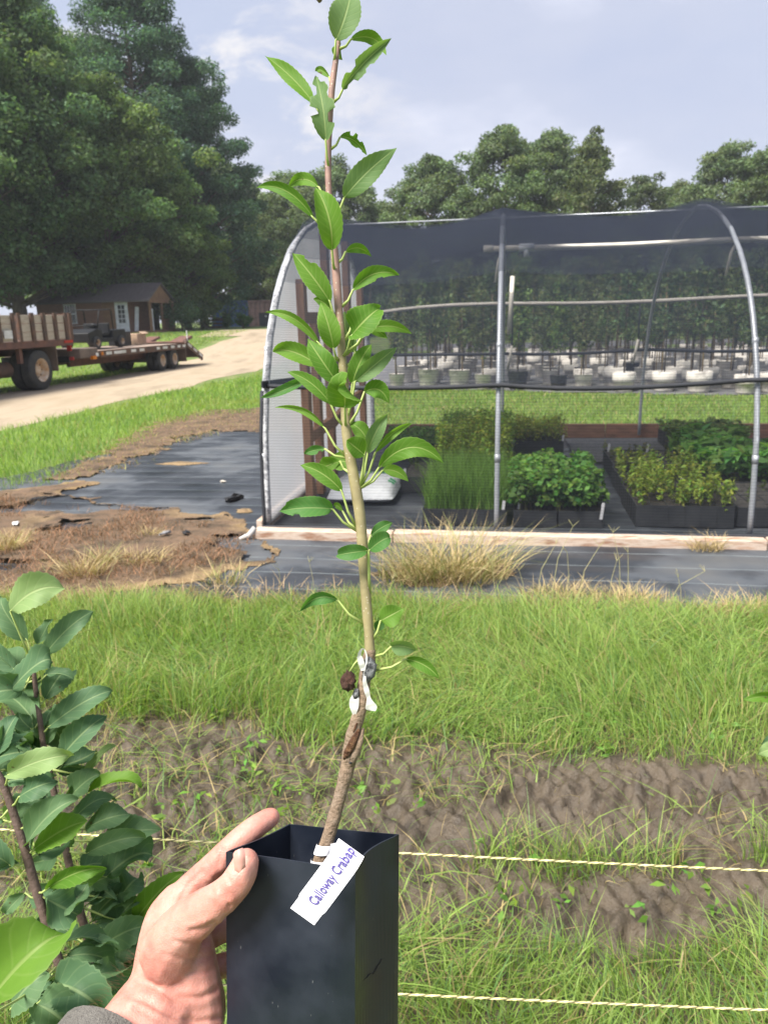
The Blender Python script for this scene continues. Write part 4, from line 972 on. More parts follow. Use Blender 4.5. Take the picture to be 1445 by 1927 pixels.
# understorey behind the nursery rows
rg = np.random.default_rng(77)
for k in range(15):
    px_ = 690 + k * 54; D = 42 + 3 * (k % 3); b_ = on(px_, 610, D)
    r = empty('shrub', b_); tag(r, 'evergreen shrub %s from the left in the hedge behind the nursery rows' % ords[k], 'shrub', 'hedge behind the nursery rows')
    C = rg.normal(size=(22, 3)) * np.array([.85, .6, .95]) + np.array([0, 0, 1.75]); C[:, 2] = (C[:, 2] * 1.15 - .35).clip(.3, 3.6)
    v = leaf_cloud(C, 70, .2, np.array([.10, .15, .07])[None] * (1 + .2 * rg.normal(size=(22, 1))).clip(.5, 1.6), (.5, .5, .42), rg=rg)
    link('foliage', npmesh('foliage', v[0], v[1], col=v[2]), FOL, r)
    m = MB()
    for q in range(4): m.tube([(0, 0, -.1), tuple(C[q] * .9)], [.05, .02], 5)
    m.build('stem', BARK, r, True)
def shrub(px_, py_, D, rx, rz_, col, label, n=26, nl=90, ls=.12):
    q_ = aty(px_, py_, D); r = empty('shrub', (q_[0], q_[1], float(tz(q_[0], q_[1])) - .05)); tag(r, label, 'shrub')
    rg2 = np.random.default_rng(int(px_))
    d = rg2.normal(size=(n, 3)); d /= np.linalg.norm(d, axis=1)[:, None]
    C = d * np.array([rx, rx, rz_ * .5]) * (.35 + .5 * rg2.random((n, 1))) + np.array([0, 0, rz_ * .55]); C[:, 2] = C[:, 2].clip(.1, None)
    v = leaf_cloud(C, nl, ls, np.array(col)[None] * (1 + .2 * rg2.normal(size=(n, 1))).clip(.5, 1.6), (rx * .38, rx * .38, rz_ * .22), rg=rg2)
    link('foliage', npmesh('foliage', v[0], v[1], col=v[2]), FOL, r)
    m = MB()
    for q in range(4): m.tube([(0, 0, 0), tuple(C[q] * .9)], [.035, .012], 5)
    m.build('stem', BARK, r, True)
shrub(345, 630, 52, 1.5, 2.1, (.08, .135, .07), 'grey-green bush right of the cabin porch', 34, 110, .13)
shrub(382, 630, 56, 1.0, 1.6, (.085, .12, .05), 'smaller loose bush beside the grey-green one', 22, 80, .13)
shrub(428, 632, 62, .55, 1.15, (.05, .115, .03), 'small clipped round shrub in front of the blue container')
shrub(460, 633, 60, .72, 1.15, (.065, .15, .03), 'larger clipped bright green shrub by the road end')

# ------------------------------------------------------------------ scraps on the cloth
SCRAP = PM('black_scrap', (.02, .021, .024), rough=.6)
def scrap(px_, py_, size, mat, label, cat_, seed, z=.035, flat=.35):
    rg2 = np.random.default_rng(seed); q_ = gp(px_, py_, z)
    bm = bmesh.new(); bmesh.ops.create_icosphere(bm, subdivisions=2, radius=1.0)
    for v in bm.verts:
        k_ = 1 + .35 * math.sin(v.co.x * 4 + seed) * math.cos(v.co.y * 5) + .12 * rg2.normal()
        v.co = Vector((v.co.x * size[0] * k_, v.co.y * size[1] * k_, v.co.z * size[2] * k_ + size[2] * .4))
    me = bpy.data.meshes.new('scrap'); bm.to_mesh(me); bm.free()
    o = link({'plastic scrap': 'plastic_scrap', 'stone': 'stone', 'chip': 'wood_chip'}[cat_], me, mat); o.location = (q_[0], q_[1], z - .01); o.rotation_euler = (0, 0, seed)
    tag(o, label, cat_)
scrap(441, 938, (.11, .035, .035), SCRAP, 'crumpled black plastic scrap on the ground cloth left of the shade house', 'plastic scrap', 1)
scrap(30, 983, (.055, .025, .008), WHITER, 'small white chip lying on the washed dirt at far left', 'chip', 2, z=.075)
scrap(420, 905, (.03, .02, .012), PM('pale_stone', (.6, .55, .48), rough=.9), 'tiny pale stone on the grey cloth above the black scrap', 'stone', 3, z=.03)
scrap(312, 1001, (.05, .025, .012), PM('grey_stone', (.25, .25, .26), rough=.9), 'flat grey stone on the washed dirt', 'stone', 4, z=.08)
scrap(350, 1000, (.05, .03, .01), SCRAP, 'small dark plastic scrap on the washed dirt', 'plastic scrap', 5, z=.08)
# ------------------------------------------------------------------ leaf meshes of the plants near the camera
def leaf_mat(name, c1, c2, vein, trans=.42, rough=.5, vs=9.0):
    m, t, out = newmat(name); lk = t.links.new
    uv = N(t, 'ShaderNodeUVMap', uv_map='UVMap'); sx = N(t, 'ShaderNodeSeparateXYZ'); lk(uv.outputs[0], sx.inputs[0])
    def mth(op, a, b=None):
        n_ = N(t, 'ShaderNodeMath', operation=op)
        for k_, v_ in ((0, a), (1, b)):
            if v_ is None: continue
            if isinstance(v_, (int, float)): n_.inputs[k_].default_value = v_
            else: lk(v_, n_.inputs[k_])
        return n_.outputs[0]
    au = mth('ABSOLUTE', mth('MULTIPLY', mth('SUBTRACT', sx.outputs[0], .5), 2.0))
    rib = N(t, 'ShaderNodeMapRange', i_1=.03, i_2=.075, i_3=1.0, i_4=0.0); lk(au, rib.inputs[0])
    ph = mth('FRACT', mth('SUBTRACT', mth('MULTIPLY', sx.outputs[1], vs), mth('MULTIPLY', mth('POWER', au, .8), 1.9)))
    side = N(t, 'ShaderNodeMapRange', i_1=.0, i_2=.12, i_3=.26, i_4=0.0); lk(mth('ABSOLUTE', mth('SUBTRACT', ph, .5)), side.inputs[0])
    mg = N(t, 'ShaderNodeMapRange', i_1=.9, i_2=1.0, i_3=0.0, i_4=.4); lk(au, mg.inputs[0])
    vn_ = mth('MAXIMUM', mth('MAXIMUM', rib.outputs[0], side.outputs[0]), mg.outputs[0])
    oi = N(t, 'ShaderNodeObjectInfo'); tcx = N(t, 'ShaderNodeTexCoord')
    nz = N(t, 'ShaderNodeTexNoise', i_Scale=70.0, i_Detail=4.0); lk(tcx.outputs['Object'], nz.inputs['Vector'])
    fac = mth('ADD', mth('MULTIPLY', oi.outputs['Random'], .6), mth('MULTIPLY', nz.outputs['Fac'], .4))
    base = ramp(t, fac, [(.15, c1), (.85, c2)])
    mx_ = N(t, 'ShaderNodeMix', data_type='RGBA'); lk(vn_, mx_.inputs['Factor']); lk(base, mx_.inputs[6]); mx_.inputs[7].default_value = (*vein, 1)
    vo = N(t, 'ShaderNodeTexVoronoi', i_Scale=95.0); lk(tcx.outputs['Object'], vo.inputs['Vector'])
    nq = N(t, 'ShaderNodeTexNoise', i_Scale=38.0, i_Detail=2.0); lk(tcx.outputs['Object'], nq.inputs['Vector'])
    sq = N(t, 'ShaderNodeMapRange', i_1=.55, i_2=.72, i_3=0.0, i_4=.22); lk(nq.outputs['Fac'], sq.inputs[0])
    spt = mth('MULTIPLY', mth('LESS_THAN', vo.outputs['Distance'], sq.outputs[0]), .75)
    mxs = N(t, 'ShaderNodeMix', data_type='RGBA'); lk(spt, mxs.inputs['Factor']); lk(mx_.outputs[2], mxs.inputs[6]); mxs.inputs[7].default_value = (.10, .07, .03, 1); mx_ = mxs
    b = N(t, 'ShaderNodeBump', i_Strength=.35, i_Distance=.0012, invert=True); lk(vn_, b.inputs['Height'])
    df = N(t, 'ShaderNodeBsdfDiffuse'); lk(mx_.outputs[2], df.inputs['Color']); lk(b.outputs[0], df.inputs['Normal'])
    gl = N(t, 'ShaderNodeBsdfGlossy', i_Roughness=rough); lk(b.outputs[0], gl.inputs['Normal']); p = N(t, 'ShaderNodeMixShader', i_0=.016)
    lk(df.outputs[0], p.inputs[1]); lk(gl.outputs[0], p.inputs[2])
    tr_ = N(t, 'ShaderNodeBsdfTranslucent'); mu = N(t, 'ShaderNodeMix', data_type='RGBA', blend_type='MULTIPLY'); mu.inputs['Factor'].default_value = 1
    lk(mx_.outputs[2], mu.inputs[6]); mu.inputs[7].default_value = (1.3, 1.35, .5, 1); lk(mu.outputs[2], tr_.inputs['Color'])
    ms = N(t, 'ShaderNodeMixShader', i_0=trans); lk(p.outputs[0], ms.inputs[1]); lk(tr_.outputs[0], ms.inputs[2]); lk(ms.outputs[0], out.inputs['Surface'])
    return m
LEAFA = leaf_mat('crabapple_leaf', (.095, .215, .03), (.15, .285, .045), (.32, .42, .14))
LEAFB = leaf_mat('crabapple_leaf_underside', (.13, .225, .085), (.17, .27, .115), (.30, .40, .18))
LEAFC = leaf_mat('apple_leaf', (.08, .155, .08), (.12, .205, .095), (.21, .30, .15), trans=.3, vs=6.0)
LEAFD = leaf_mat('apple_leaf_underside', (.20, .30, .12), (.24, .34, .14), (.34, .43, .2), trans=.3, vs=6.0)
LEAFE = leaf_mat('apple_leaf_young', (.10, .215, .03), (.155, .285, .045), (.26, .37, .11), trans=.45, vs=7.0)
LEAFR = leaf_mat('dead_leaf', (.10, .045, .03), (.06, .03, .02), (.13, .07, .05), trans=.05, rough=.8)
PET = PM('petiole', (.40, .48, .16), (.34, .42, .13), rough=.5, scale=60)
def leafmesh(base, tip, w, mid, nh, fold=.25, ns=14, serr=0.0, prof_='ell', bites=(), wav=.05, seed=0, roll=0.0, tipbend=0.0):
    base, tip, mid = map(np.asarray, (base, tip, mid))
    rg2 = np.random.default_rng(seed); nu = 3
    ctrl = 2 * mid - .5 * (base + tip)
    V = []; UV = []; Fq = []
    Ln = np.linalg.norm(tip - base)
    ph = rg2.random() * 6.28
    for i_ in range(ns + 1):
        v = i_ / ns
        c = (1 - v) ** 2 * base + 2 * v * (1 - v) * ctrl + v * v * tip
        tg = 2 * (1 - v) * (ctrl - base) + 2 * v * (tip - ctrl); tg = tg / (np.linalg.norm(tg) + 1e-9)
        sd_ = np.cross(tg, nh); sd_ /= (np.linalg.norm(sd_) + 1e-9); nn = np.cross(sd_, tg)
        if roll:
            a = roll; sd_, nn = sd_ * math.cos(a) + nn * math.sin(a), nn * math.cos(a) - sd_ * math.sin(a)
        c = c + nn * tipbend * Ln * v ** 3
        if prof_ == 'ell': pr_ = (v ** .7 * (1 - v) ** .95) / .3246
        elif prof_ == 'obo': pr_ = (v ** .9 * (1 - v) ** .45) / .41
        else: pr_ = (v ** .55 * (1 - v) ** .8) / .42
        for u in range(-nu, nu + 1):
            uu = u / nu; hwid = w * .5 * min(pr_, 1.05)
            if abs(u) == nu and serr: hwid *= 1 + serr * (1 if i_ % 2 else -1)
            for (vb, sb, db) in bites:
                if np.sign(u) == sb and abs(v - vb) < .07: hwid *= 1 - db * (abs(uu))
            off = sd_ * hwid * uu * math.cos(fold * abs(uu)) + nn * (abs(hwid * uu) * math.sin(fold)) + nn * wav * w * math.sin(v * 9 + ph + (2 if u > 0 else 0)) * abs(uu) ** 2
            V.append(c + off); UV.append((.5 + .5 * uu, v))
    k = 2 * nu + 1
    for i_ in range(ns):
        for u in range(2 * nu):
            a = i_ * k + u; Fq.append((a, a + 1, a + k + 1, a + k))
    me = npmesh('leaf', V, Fq, smooth=True)
    uvl = me.uv_layers.new(name='UVMap'); vi = np.empty(len(me.loops), np.int32); me.loops.foreach_get('vertex_index', vi)
    uvl.data.foreach_set('uv', np.array(UV, np.float32)[vi].ravel())
    return me
TOCAM = -fw
# ------------------------------------------------------------------ the sapling
SD = 0.50
P3 = lambda a, d=0.0: at(a[0], a[1], SD + d)
spine = [(640, 10, 3.6), (637, 75, 4.6), (631, 120, 5.4), (625, 165, 6), (621, 215, 6), (618, 280, 6), (618, 340, 6.3), (622, 400, 6.4), (628, 460, 7), (633, 520, 7.6), (638, 590, 7.8), (643, 660, 8.2), (648, 730, 8.6), (650, 790, 8.9), (656, 845, 9.5), (667, 905, 10.2), (676, 960, 10.6), (680, 1000, 10.4), (684, 1060, 10), (689, 1130, 9.7), (694, 1190, 9.4), (696, 1228, 9.6)]
low = [(697, 1222, 9.6), (692, 1250, 12.5), (685, 1285, 11.5), (683, 1315, 11.0), (675, 1345, 11.5), (668, 1370, 13.5), (661, 1405, 15), (655, 1440, 14), (646, 1475, 13), (636, 1512, 12.6), (626, 1548, 12.8), (615, 1585, 13.4), (604, 1618, 14), (590, 1668, 14.5)]
mpp_ = SD / FPX
b_ = at(590, 1668, SD)
sap = empty('crabapple_sapling', tuple(b_)); tag(sap, 'grafted leafy crabapple sapling standing in the hand-held black pot', 'sapling')
def densify(pts, n=4):
    P = np.array(pts, float); out = []
    for i_ in range(len(P) - 1):
        p0_, p1_, p2_, p3_ = P[max(i_ - 1, 0)], P[i_], P[i_ + 1], P[min(i_ + 2, len(P) - 1)]
        for k in range(n):
            t = k / n; out.append(.5 * ((2 * p1_) + (-p0_ + p2_) * t + (2 * p0_ - 5 * p1_ + 4 * p2_ - p3_) * t * t + (-p0_ + 3 * p1_ - 3 * p2_ + p3_) * t ** 3))
    out.append(P[-1]); return np.array(out)
def rough_tube(m, dn, dfun, nseg=10, amp=.06, seed=0):
    pts = [dfun(q) for q in dn]; rad = [q[2] * mpp_ * (1 + amp * (vn(i_ * .45, seed) - .5) * 2) for i_, q in enumerate(dn)]
    m.tube(pts, rad, nseg)
def stem_mat():
    m, t, out = newmat('sapling_bark'); lk = t.links.new
    p = N(t, 'ShaderNodeBsdfPrincipled', i_Roughness=.62); tcx = N(t, 'ShaderNodeTexCoord'); sx = N(t, 'ShaderNodeSeparateXYZ'); lk(tcx.outputs['Object'], sx.inputs[0])
    mr = N(t, 'ShaderNodeMapRange', i_1=float(at(643, 680, SD)[2]), i_2=float(at(635, 560, SD)[2]), i_3=0.0, i_4=1.0); lk(sx.outputs[2], mr.inputs[0])
    nz = N(t, 'ShaderNodeTexNoise', i_Scale=150.0, i_Detail=5.0); lk(tcx.outputs['Object'], nz.inputs['Vector'])
    a = ramp(t, nz.outputs['Fac'], [(.35, (.30, .255, .13)), (.65, (.24, .20, .10))]); b = ramp(t, nz.outputs['Fac'], [(.35, (.31, .185, .15)), (.7, (.22, .13, .115))])
    mx_ = N(t, 'ShaderNodeMix', data_type='RGBA'); lk(mr.outputs[0], mx_.inputs['Factor']); lk(a, mx_.inputs[6]); lk(b, mx_.inputs[7])
    vo = N(t, 'ShaderNodeTexVoronoi', i_Scale=330.0); lk(tcx.outputs['Object'], vo.inputs['Vector'])
    lt = N(t, 'ShaderNodeMath', operation='LESS_THAN', i_1=.16); lk(vo.outputs['Distance'], lt.inputs[0])
    mx2 = N(t, 'ShaderNodeMix', data_type='RGBA'); lk(lt.outputs[0], mx2.inputs['Factor']); lk(mx_.outputs[2], mx2.inputs[6]); mx2.inputs[7].default_value = (.42, .37, .27, 1)
    lk(mx2.outputs[2], p.inputs['Base Color'])
    bp = N(t, 'ShaderNodeBump', i_Strength=.3, i_Distance=.001); lk(nz.outputs['Fac'], bp.inputs['Height']); lk(bp.outputs[0], p.inputs['Normal'])
    lk(p.outputs[0], out.inputs['Surface']); return m
m = MB(); rough_tube(m, densify(spine), lambda q: P3(q[:2]), 12, .05, 1); stem = m.build('stem', stem_mat(), sap, True, True)
ROOTB = PM('rootstock_bark', (.33, .24, .165), (.22, .155, .105), c3=(.29, .22, .165), rough=.75, scale=90, bump=.5, bscale=260, lo=.3, hi=.7)
m = MB(); rough_tube(m, densify(low, 5), lambda q: P3(q[:2]), 12, .10, 3); rs_ = m.build('rootstock', ROOTB, sap, True, True)
# wound, split bark and bud scar
WOUND = PM('open_wound', (.26, .115, .045), (.14, .06, .03), c3=(.36, .2, .09), rough=.7, scale=160, bump=.9, bscale=300, lo=.3, hi=.7)
m = MB(); m.tube([P3((675, 1372), -.003), P3((668, 1388), -.0048), P3((661, 1404), -.0052), P3((653, 1418), -.0048), P3((648, 1428), -.003)], [.0012, .0022, .0027, .0024, .001], 8); m.build('wound', WOUND, rs_, True, True)
m = MB(); m.tube([P3((655, 1446), -.001), P3((668, 1418), -.0035), P3((677, 1395), -.0035), P3((684, 1370), -.001)], [.003, .0030, .0024, .0006], 8); m.build('split_bark', ROOTB, rs_, True, True)
m = MB(); m.tube([P3((660, 1434), -.0052), P3((659, 1437), -.0056)], .0011, 8); m.build('bud_scar', SCRAP, rs_, True, True)
m = MB(); m.tube([P3((672, 1360), -.004), P3((665, 1378), -.0047)], [.0008, .0005], 5); m.build('bark_groove', WOUND, rs_, True, True)
# graft: dark callus and white stretch tape
CALLUS = PM('graft_wax', (.045, .048, .055), (.34, .35, .36), rough=.6, scale=260, lo=.42, hi=.6, bump=.8, bscale=300)
m = MB(); m.tube([P3((692, 1238), -.002), P3((697, 1252), -.004), P3((694, 1268), -.004), P3((686, 1284), -.003)], [.0026, .0044, .0042, .002], 9); m.build('graft_callus', CALLUS, sap, True, True)
m = MB(); m.tube([P3((671, 1296), -.003), P3((670, 1306), -.004), P3((668, 1316), -.003)], [.0015, .0022, .0012], 7); m.build('graft_callus', CALLUS, sap, True, True)
TAPE, tt_, to_ = newmat('graft_tape'); p = N(tt_, 'ShaderNodeBsdfPrincipled', i_Roughness=.35); p.inputs['Base Color'].default_value = (.72, .72, .68, 1)
tl_ = N(tt_, 'ShaderNodeBsdfTranslucent'); tl_.inputs['Color'].default_value = (.7, .7, .66, 1); ms_ = N(tt_, 'ShaderNodeMixShader', i_0=.35); tt_.links.new(p.outputs[0], ms_.inputs[1]); tt_.links.new(tl_.outputs[0], ms_.inputs[2]); tt_.links.new(ms_.outputs[0], to_.inputs['Surface'])
def ribbon(name, pts, mat, par, seed=0):
    # pts: px, py, depth offset, half width px, twist
    dn = densify([(a, b, c * 1e4, w_, tw) for a, b, c, w_, tw in pts], 5); V = []; F2 = []
    for i_, q_ in enumerate(dn):
        c = P3(q_[:2], q_[2] / 1e4); nx_ = dn[min(i_ + 1, len(dn) - 1)][:2] - dn[max(i_ - 1, 0)][:2]; nx_ = nx_ / (np.linalg.norm(nx_) + 1e-9)
        sdv = rt * (-nx_[1]) - up * nx_[0]
        sdv = sdv * math.cos(q_[4]) + fw * math.sin(q_[4]); h_ = q_[3] * mpp_
        V += [c - sdv * h_, c + sdv * h_ * .0 + fw * .0006 * math.sin(i_), c + sdv * h_]
    for i_ in range(len(dn) - 1):
        for k in (0, 1): F2.append((i_ * 3 + k, i_ * 3 + k + 1, i_ * 3 + k + 4, i_ * 3 + k + 3))
    return link(name, npmesh(name, V, F2, smooth=True), mat, par, True)
ribbon('graft_tape', [(681, 1262, -.005, 2, 0), (676, 1245, -.006, 3, .3), (677, 1228, -.006, 4, .8), (684, 1221, -.006, 3, 1.0), (690, 1236, -.0065, 2, .6), (687, 1262, -.007, 1.6, .2), (686, 1282, -.007, 3.5, .1), (690, 1300, -.007, 5, -.3), (694, 1315, -.007, 4, .2), (698, 1330, -.0075, 11, .2), (700, 1338, -.007, 10, .9)], TAPE, sap)
ribbon('graft_tape', [(676, 1235, -.006, 5, .2), (681, 1250, -.0065, 5, .0), (683, 1262, -.006, 3, .2)], TAPE, sap)
ribbon('graft_tape', [(672, 1300, -.003, 3, .2), (667, 1318, -.004, 9, .3), (666, 1332, -.004, 9, .5), (667, 1348, -.003, 2, .5)], TAPE, sap)
# leaves: node, blade base, arch mid offset (px), tip, width px, depth (base, mid, tip), roll, material
LV = [
 ((629, 117), (632, 76), (4, 0), (662, -28), 60, (-.006, -.01, -.004), .1, 'B', ()),
 ((640, 92), (660, 74), (8, -17), (729, 106), 27, (0, .006, .0), .9, 'A', ()),
 ((638, 78), (640, 82), (-8, 2), (645, 112), 20, (.004, .004, .004), .3, 'A', ()),
 ((636, 192), (645, 168), (-4, -4), (730, 80), 36, (-.004, -.012, -.004), .35, 'B', ((.18, 1, .6), (.32, -1, .55), (.5, 1, .3))),
 ((617, 222), (590, 194), (4, -4), (499, 105), 33, (0, .004, .01), .25, 'A', ()),
 ((619, 318), (613, 266), (5, 0), (591, 132), 50, (-.008, -.012, -.006), .1, 'B', ((.33, 1, .75), (.42, -1, .6), (.75, -1, .7), (.62, 1, .35), (.88, 1, .5))),
 ((625, 160), (620, 146), (-2, -8), (593, 134), 15, (.002, .006, .008), .9, 'A', ()),
 ((625, 280), (640, 258), (2, -10), (690, 292), 27, (0, .004, .006), .6, 'A', ((.35, -1, .6), (.6, -1, .5), (.8, 1, .4))),
 ((634, 408), (648, 372), (-5, -3), (741, 285), 48, (-.004, -.01, -.004), .15, 'B', ()),
 ((612, 368), (600, 352), (-2, -17), (541, 356), 27, (0, .006, .008), .8, 'A', ()),
 ((618, 428), (590, 410), (4, -22), (476, 351), 27, (-.003, -.006, 0), .75, 'A', ()),
 ((630, 511), (625, 470), (8, -6), (595, 357), 59, (-.010, -.018, -.012), .05, 'A', ()),
 ((636, 494), (650, 474), (2, -12), (698, 484), 19, (0, .004, .008), 1.0, 'A', ()),
 ((636, 605), (621, 568), (-1, -6), (556, 484), 45, (-.006, -.01, -.004), .25, 'A', ((.7, 1, .3),)),
 ((643, 577), (664, 546), (-2, -17), (750, 518), 33, (-.002, -.006, 0), .55, 'A', ((.55, 1, .25),)),
 ((640, 610), (628, 590), (2, -6), (588, 562), 24, (.002, .004, .006), .6, 'A', ()),
 ((637, 678), (628, 657), (2, -2), (604, 572), 42, (-.007, -.013, -.009), .1, 'A', ()),
 ((644, 674), (661, 632), (0, -4), (716, 577), 63, (-.012, -.022, -.014), .1, 'A', ()),
 ((650, 640), (665, 600), (8, -12), (718, 600), 30, (.004, .006, .004), .8, 'A', ()),
 ((650, 690), (668, 664), (-6, 0), (648, 586), 50, (.006, .01, .012), .1, 'B', ()),
 ((655, 665), (688, 622), (2, -12), (775, 629), 24, (0, .002, .004), .7, 'A', ()),
 ((655, 668), (692, 618), (0, -4), (730, 637), 20, (.002, .004, .004), .8, 'A', ()),
 ((640, 680), (600, 646), (4, -18), (496, 588), 22, (0, -.004, 0), .75, 'A', ()),
 ((642, 730), (602, 690), (-6, -14), (516, 663), 46, (.002, .004, .006), .45, 'A', ()),
 ((648, 770), (636, 722), (-2, -2), (579, 638), 42, (-.009, -.014, -.008), .15, 'A', ()),
 ((653, 790), (663, 722), (-4, -2), (700, 644), 37, (-.004, -.008, -.006), .15, 'A', ()),
 ((652, 792), (668, 718), (2, -2), (742, 656), 38, (-.006, -.01, -.004), .2, 'B', ()),
 ((640, 760), (580, 711), (0, 4), (490, 748), 25, (.004, .004, .004), .4, 'C', ()),
 ((650, 806), (622, 760), (2, -10), (546, 703), 28, (-.006, -.008, -.002), .35, 'A', ()),
 ((651, 806), (649, 766), (0, -6), (650, 714), 72, (-.012, -.022, -.034), 0.0, 'A', ()),
 ((653, 806), (686, 737), (6, -14), (730, 759), 40, (-.004, -.006, -.006), .5, 'A', ()),
 ((654, 862), (612, 806), (4, -14), (519, 766), 16, (-.002, -.002, .002), .8, 'A', ()),
 ((687, 916), (689, 826), (4, -3), (657, 795), 31, (-.002, -.002, .0), .2, 'A', ()),
 ((687, 918), (686, 856), (-4, -4), (652, 830), 44, (-.01, -.016, -.018), .1, 'A', ()),
 ((688, 918), (692, 852), (-4, -2), (730, 779), 34, (-.004, -.008, -.006), .1, 'B', ()),
 ((689, 918), (706, 852), (-2, -10), (780, 797), 19, (-.002, -.004, 0), .7, 'A', ()),
 ((690, 919), (713, 880), (0, -34), (834, 871), 40, (-.006, -.012, -.010), .55, 'A', ()),
 ((690, 919), (720, 885), (2, -8), (768, 906), 25, (.002, .002, .0), .5, 'A', ()),
 ((654, 862), (612, 845), (-2, -2), (573, 854), 21, (.002, .006, .008), .5, 'C', ((.2, -1, .6),)),
 ((656, 888), (640, 868), (-6, 2), (600, 882), 40, (.012, .016, .016), .3, 'A', ()),
 ((658, 892), (668, 868), (-4, 4), (622, 858), 44, (.010, .014, .014), .2, 'A', ()),
 ((669, 992), (643, 924), (2, -8), (568, 876), 34, (-.006, -.008, -.002), .3, 'A', ()),
 ((672, 999), (626, 958), (0, -4), (524, 961), 47, (-.006, -.012, -.008), .15, 'C', ((.65, -1, .3), (.9, 1, .3))),
 ((671, 996), (645, 962), (-2, -6), (628, 953), 15, (.004, .006, .006), .3, 'A', ()),
 ((688, 1030), (697, 1008), (2, -4), (738, 984), 24, (.0, .004, .004), .3, 'C', ()),
 ((700, 1116), (694, 1036), (4, -8), (738, 1012), 36, (-.008, -.014, -.012), .3, 'C', ()),
 ((700, 1116), (692, 1036), (-8, 0), (637, 1045), 34, (-.008, -.012, -.008), .3, 'C', ()),
 ((683, 1174), (636, 1130), (-2, -16), (564, 1152), 30, (-.002, -.002, .002), .6, 'C', ()),
 ((703, 1202), (716, 1168), (0, 0), (757, 1146), 44, (-.002, -.004, -.002), .3, 'A', ()),
 ((697, 1195), (706, 1186), (0, 0), (722, 1165), 22, (.006, .008, .008), .3, 'C', ()),
 ((702, 1236), (736, 1217), (-2, -5), (784, 1226), 38, (-.004, -.008, -.006), .25, 'B', ()),
 ((705, 1263), (764, 1240), (4, -6), (826, 1276), 30, (-.002, -.004, -.004), .35, 'A', ()),
]
LM = {'A': LEAFA, 'B': LEAFB, 'C': leaf_mat('crabapple_leaf_dark', (.07, .18, .045), (.09, .22, .06), (.24, .36, .14))}
for k, (nd, bs, mo, tp, w_, dd, rl, mt, bt_) in enumerate(LV):
    b3 = P3(bs, dd[0]); t3 = P3(tp, dd[2]); mid = P3(((bs[0] + tp[0]) / 2 + mo[0], (bs[1] + tp[1]) / 2 + mo[1]), dd[1])
    sgn = 1 if tp[0] > bs[0] else -1
    nh = TOCAM + up * (.35 if mt != 'B' else -.1)
    lf = link('leaf', leafmesh(b3, t3, w_ * mpp_, mid, nh, fold=.28 + .13 * (k % 4), roll=rl * -sgn * .8, bites=bt_, seed=k, wav=.05 + .05 * ((k * 7) % 5) / 4, serr=.03, ns=26, tipbend=-.10 + .05 * ((k * 3) % 5)), LM[mt], sap, True)
    sp_ = np.array(spine + low); sx_i = np.interp(nd[1], sp_[:, 1], sp_[:, 0]); sr_i = np.interp(nd[1], sp_[:, 1], sp_[:, 2]) * .8
    nd = (min(max(nd[0], sx_i - sr_i), sx_i + sr_i), nd[1])
    nd3 = P3(nd); md = P3(((nd[0] + bs[0]) / 2 + (bs[0] - nd[0]) * .08, (nd[1] + bs[1]) / 2 + 4), dd[0] * .6)
    MB().tube([nd3, md, b3, b3 + (mid - b3) * .1], [.0011, .0008, .0007, .0004], 6).build('petiole', PET, lf, True, True)
# withered leaf
lf = MB(); bm = bmesh.new(); bmesh.ops.create_icosphere(bm, subdivisions=3, radius=1.0); c0 = P3((655, 1282), -.004)
for v in bm.verts:
    q_ = v.co.copy(); k_ = 1 + .22 * math.sin(q_.z * 6 + q_.x * 5) * math.cos(q_.y * 7) + .10 * math.sin(q_.x * 15 + q_.z * 11)
    o_ = rt * q_.x * .0046 * k_ + up * q_.z * .0062 * k_ + fw * q_.y * .004 * k_; v.co = Vector(c0 + o_)
me = bpy.data.meshes.new('withered_leaf'); bm.to_mesh(me); bm.free(); me.shade_smooth()
wl_ = link('withered_leaf', me, PM('withered', (.12, .055, .038), (.06, .03, .022), rough=.8, scale=180, bump=.8, bscale=260), sap, True)
MB().tube([P3((680, 1236), -.003), P3((668, 1248), -.004), P3((658, 1264), -.004)], [.0009, .0006, .0006], 6).build('petiole', PET, wl_, True, True)
MB().tube([P3((603, 2), .002), P3((596, -8), .002)], [.0016, .002], 7).build('bud', ROOTB, sap, True, True)

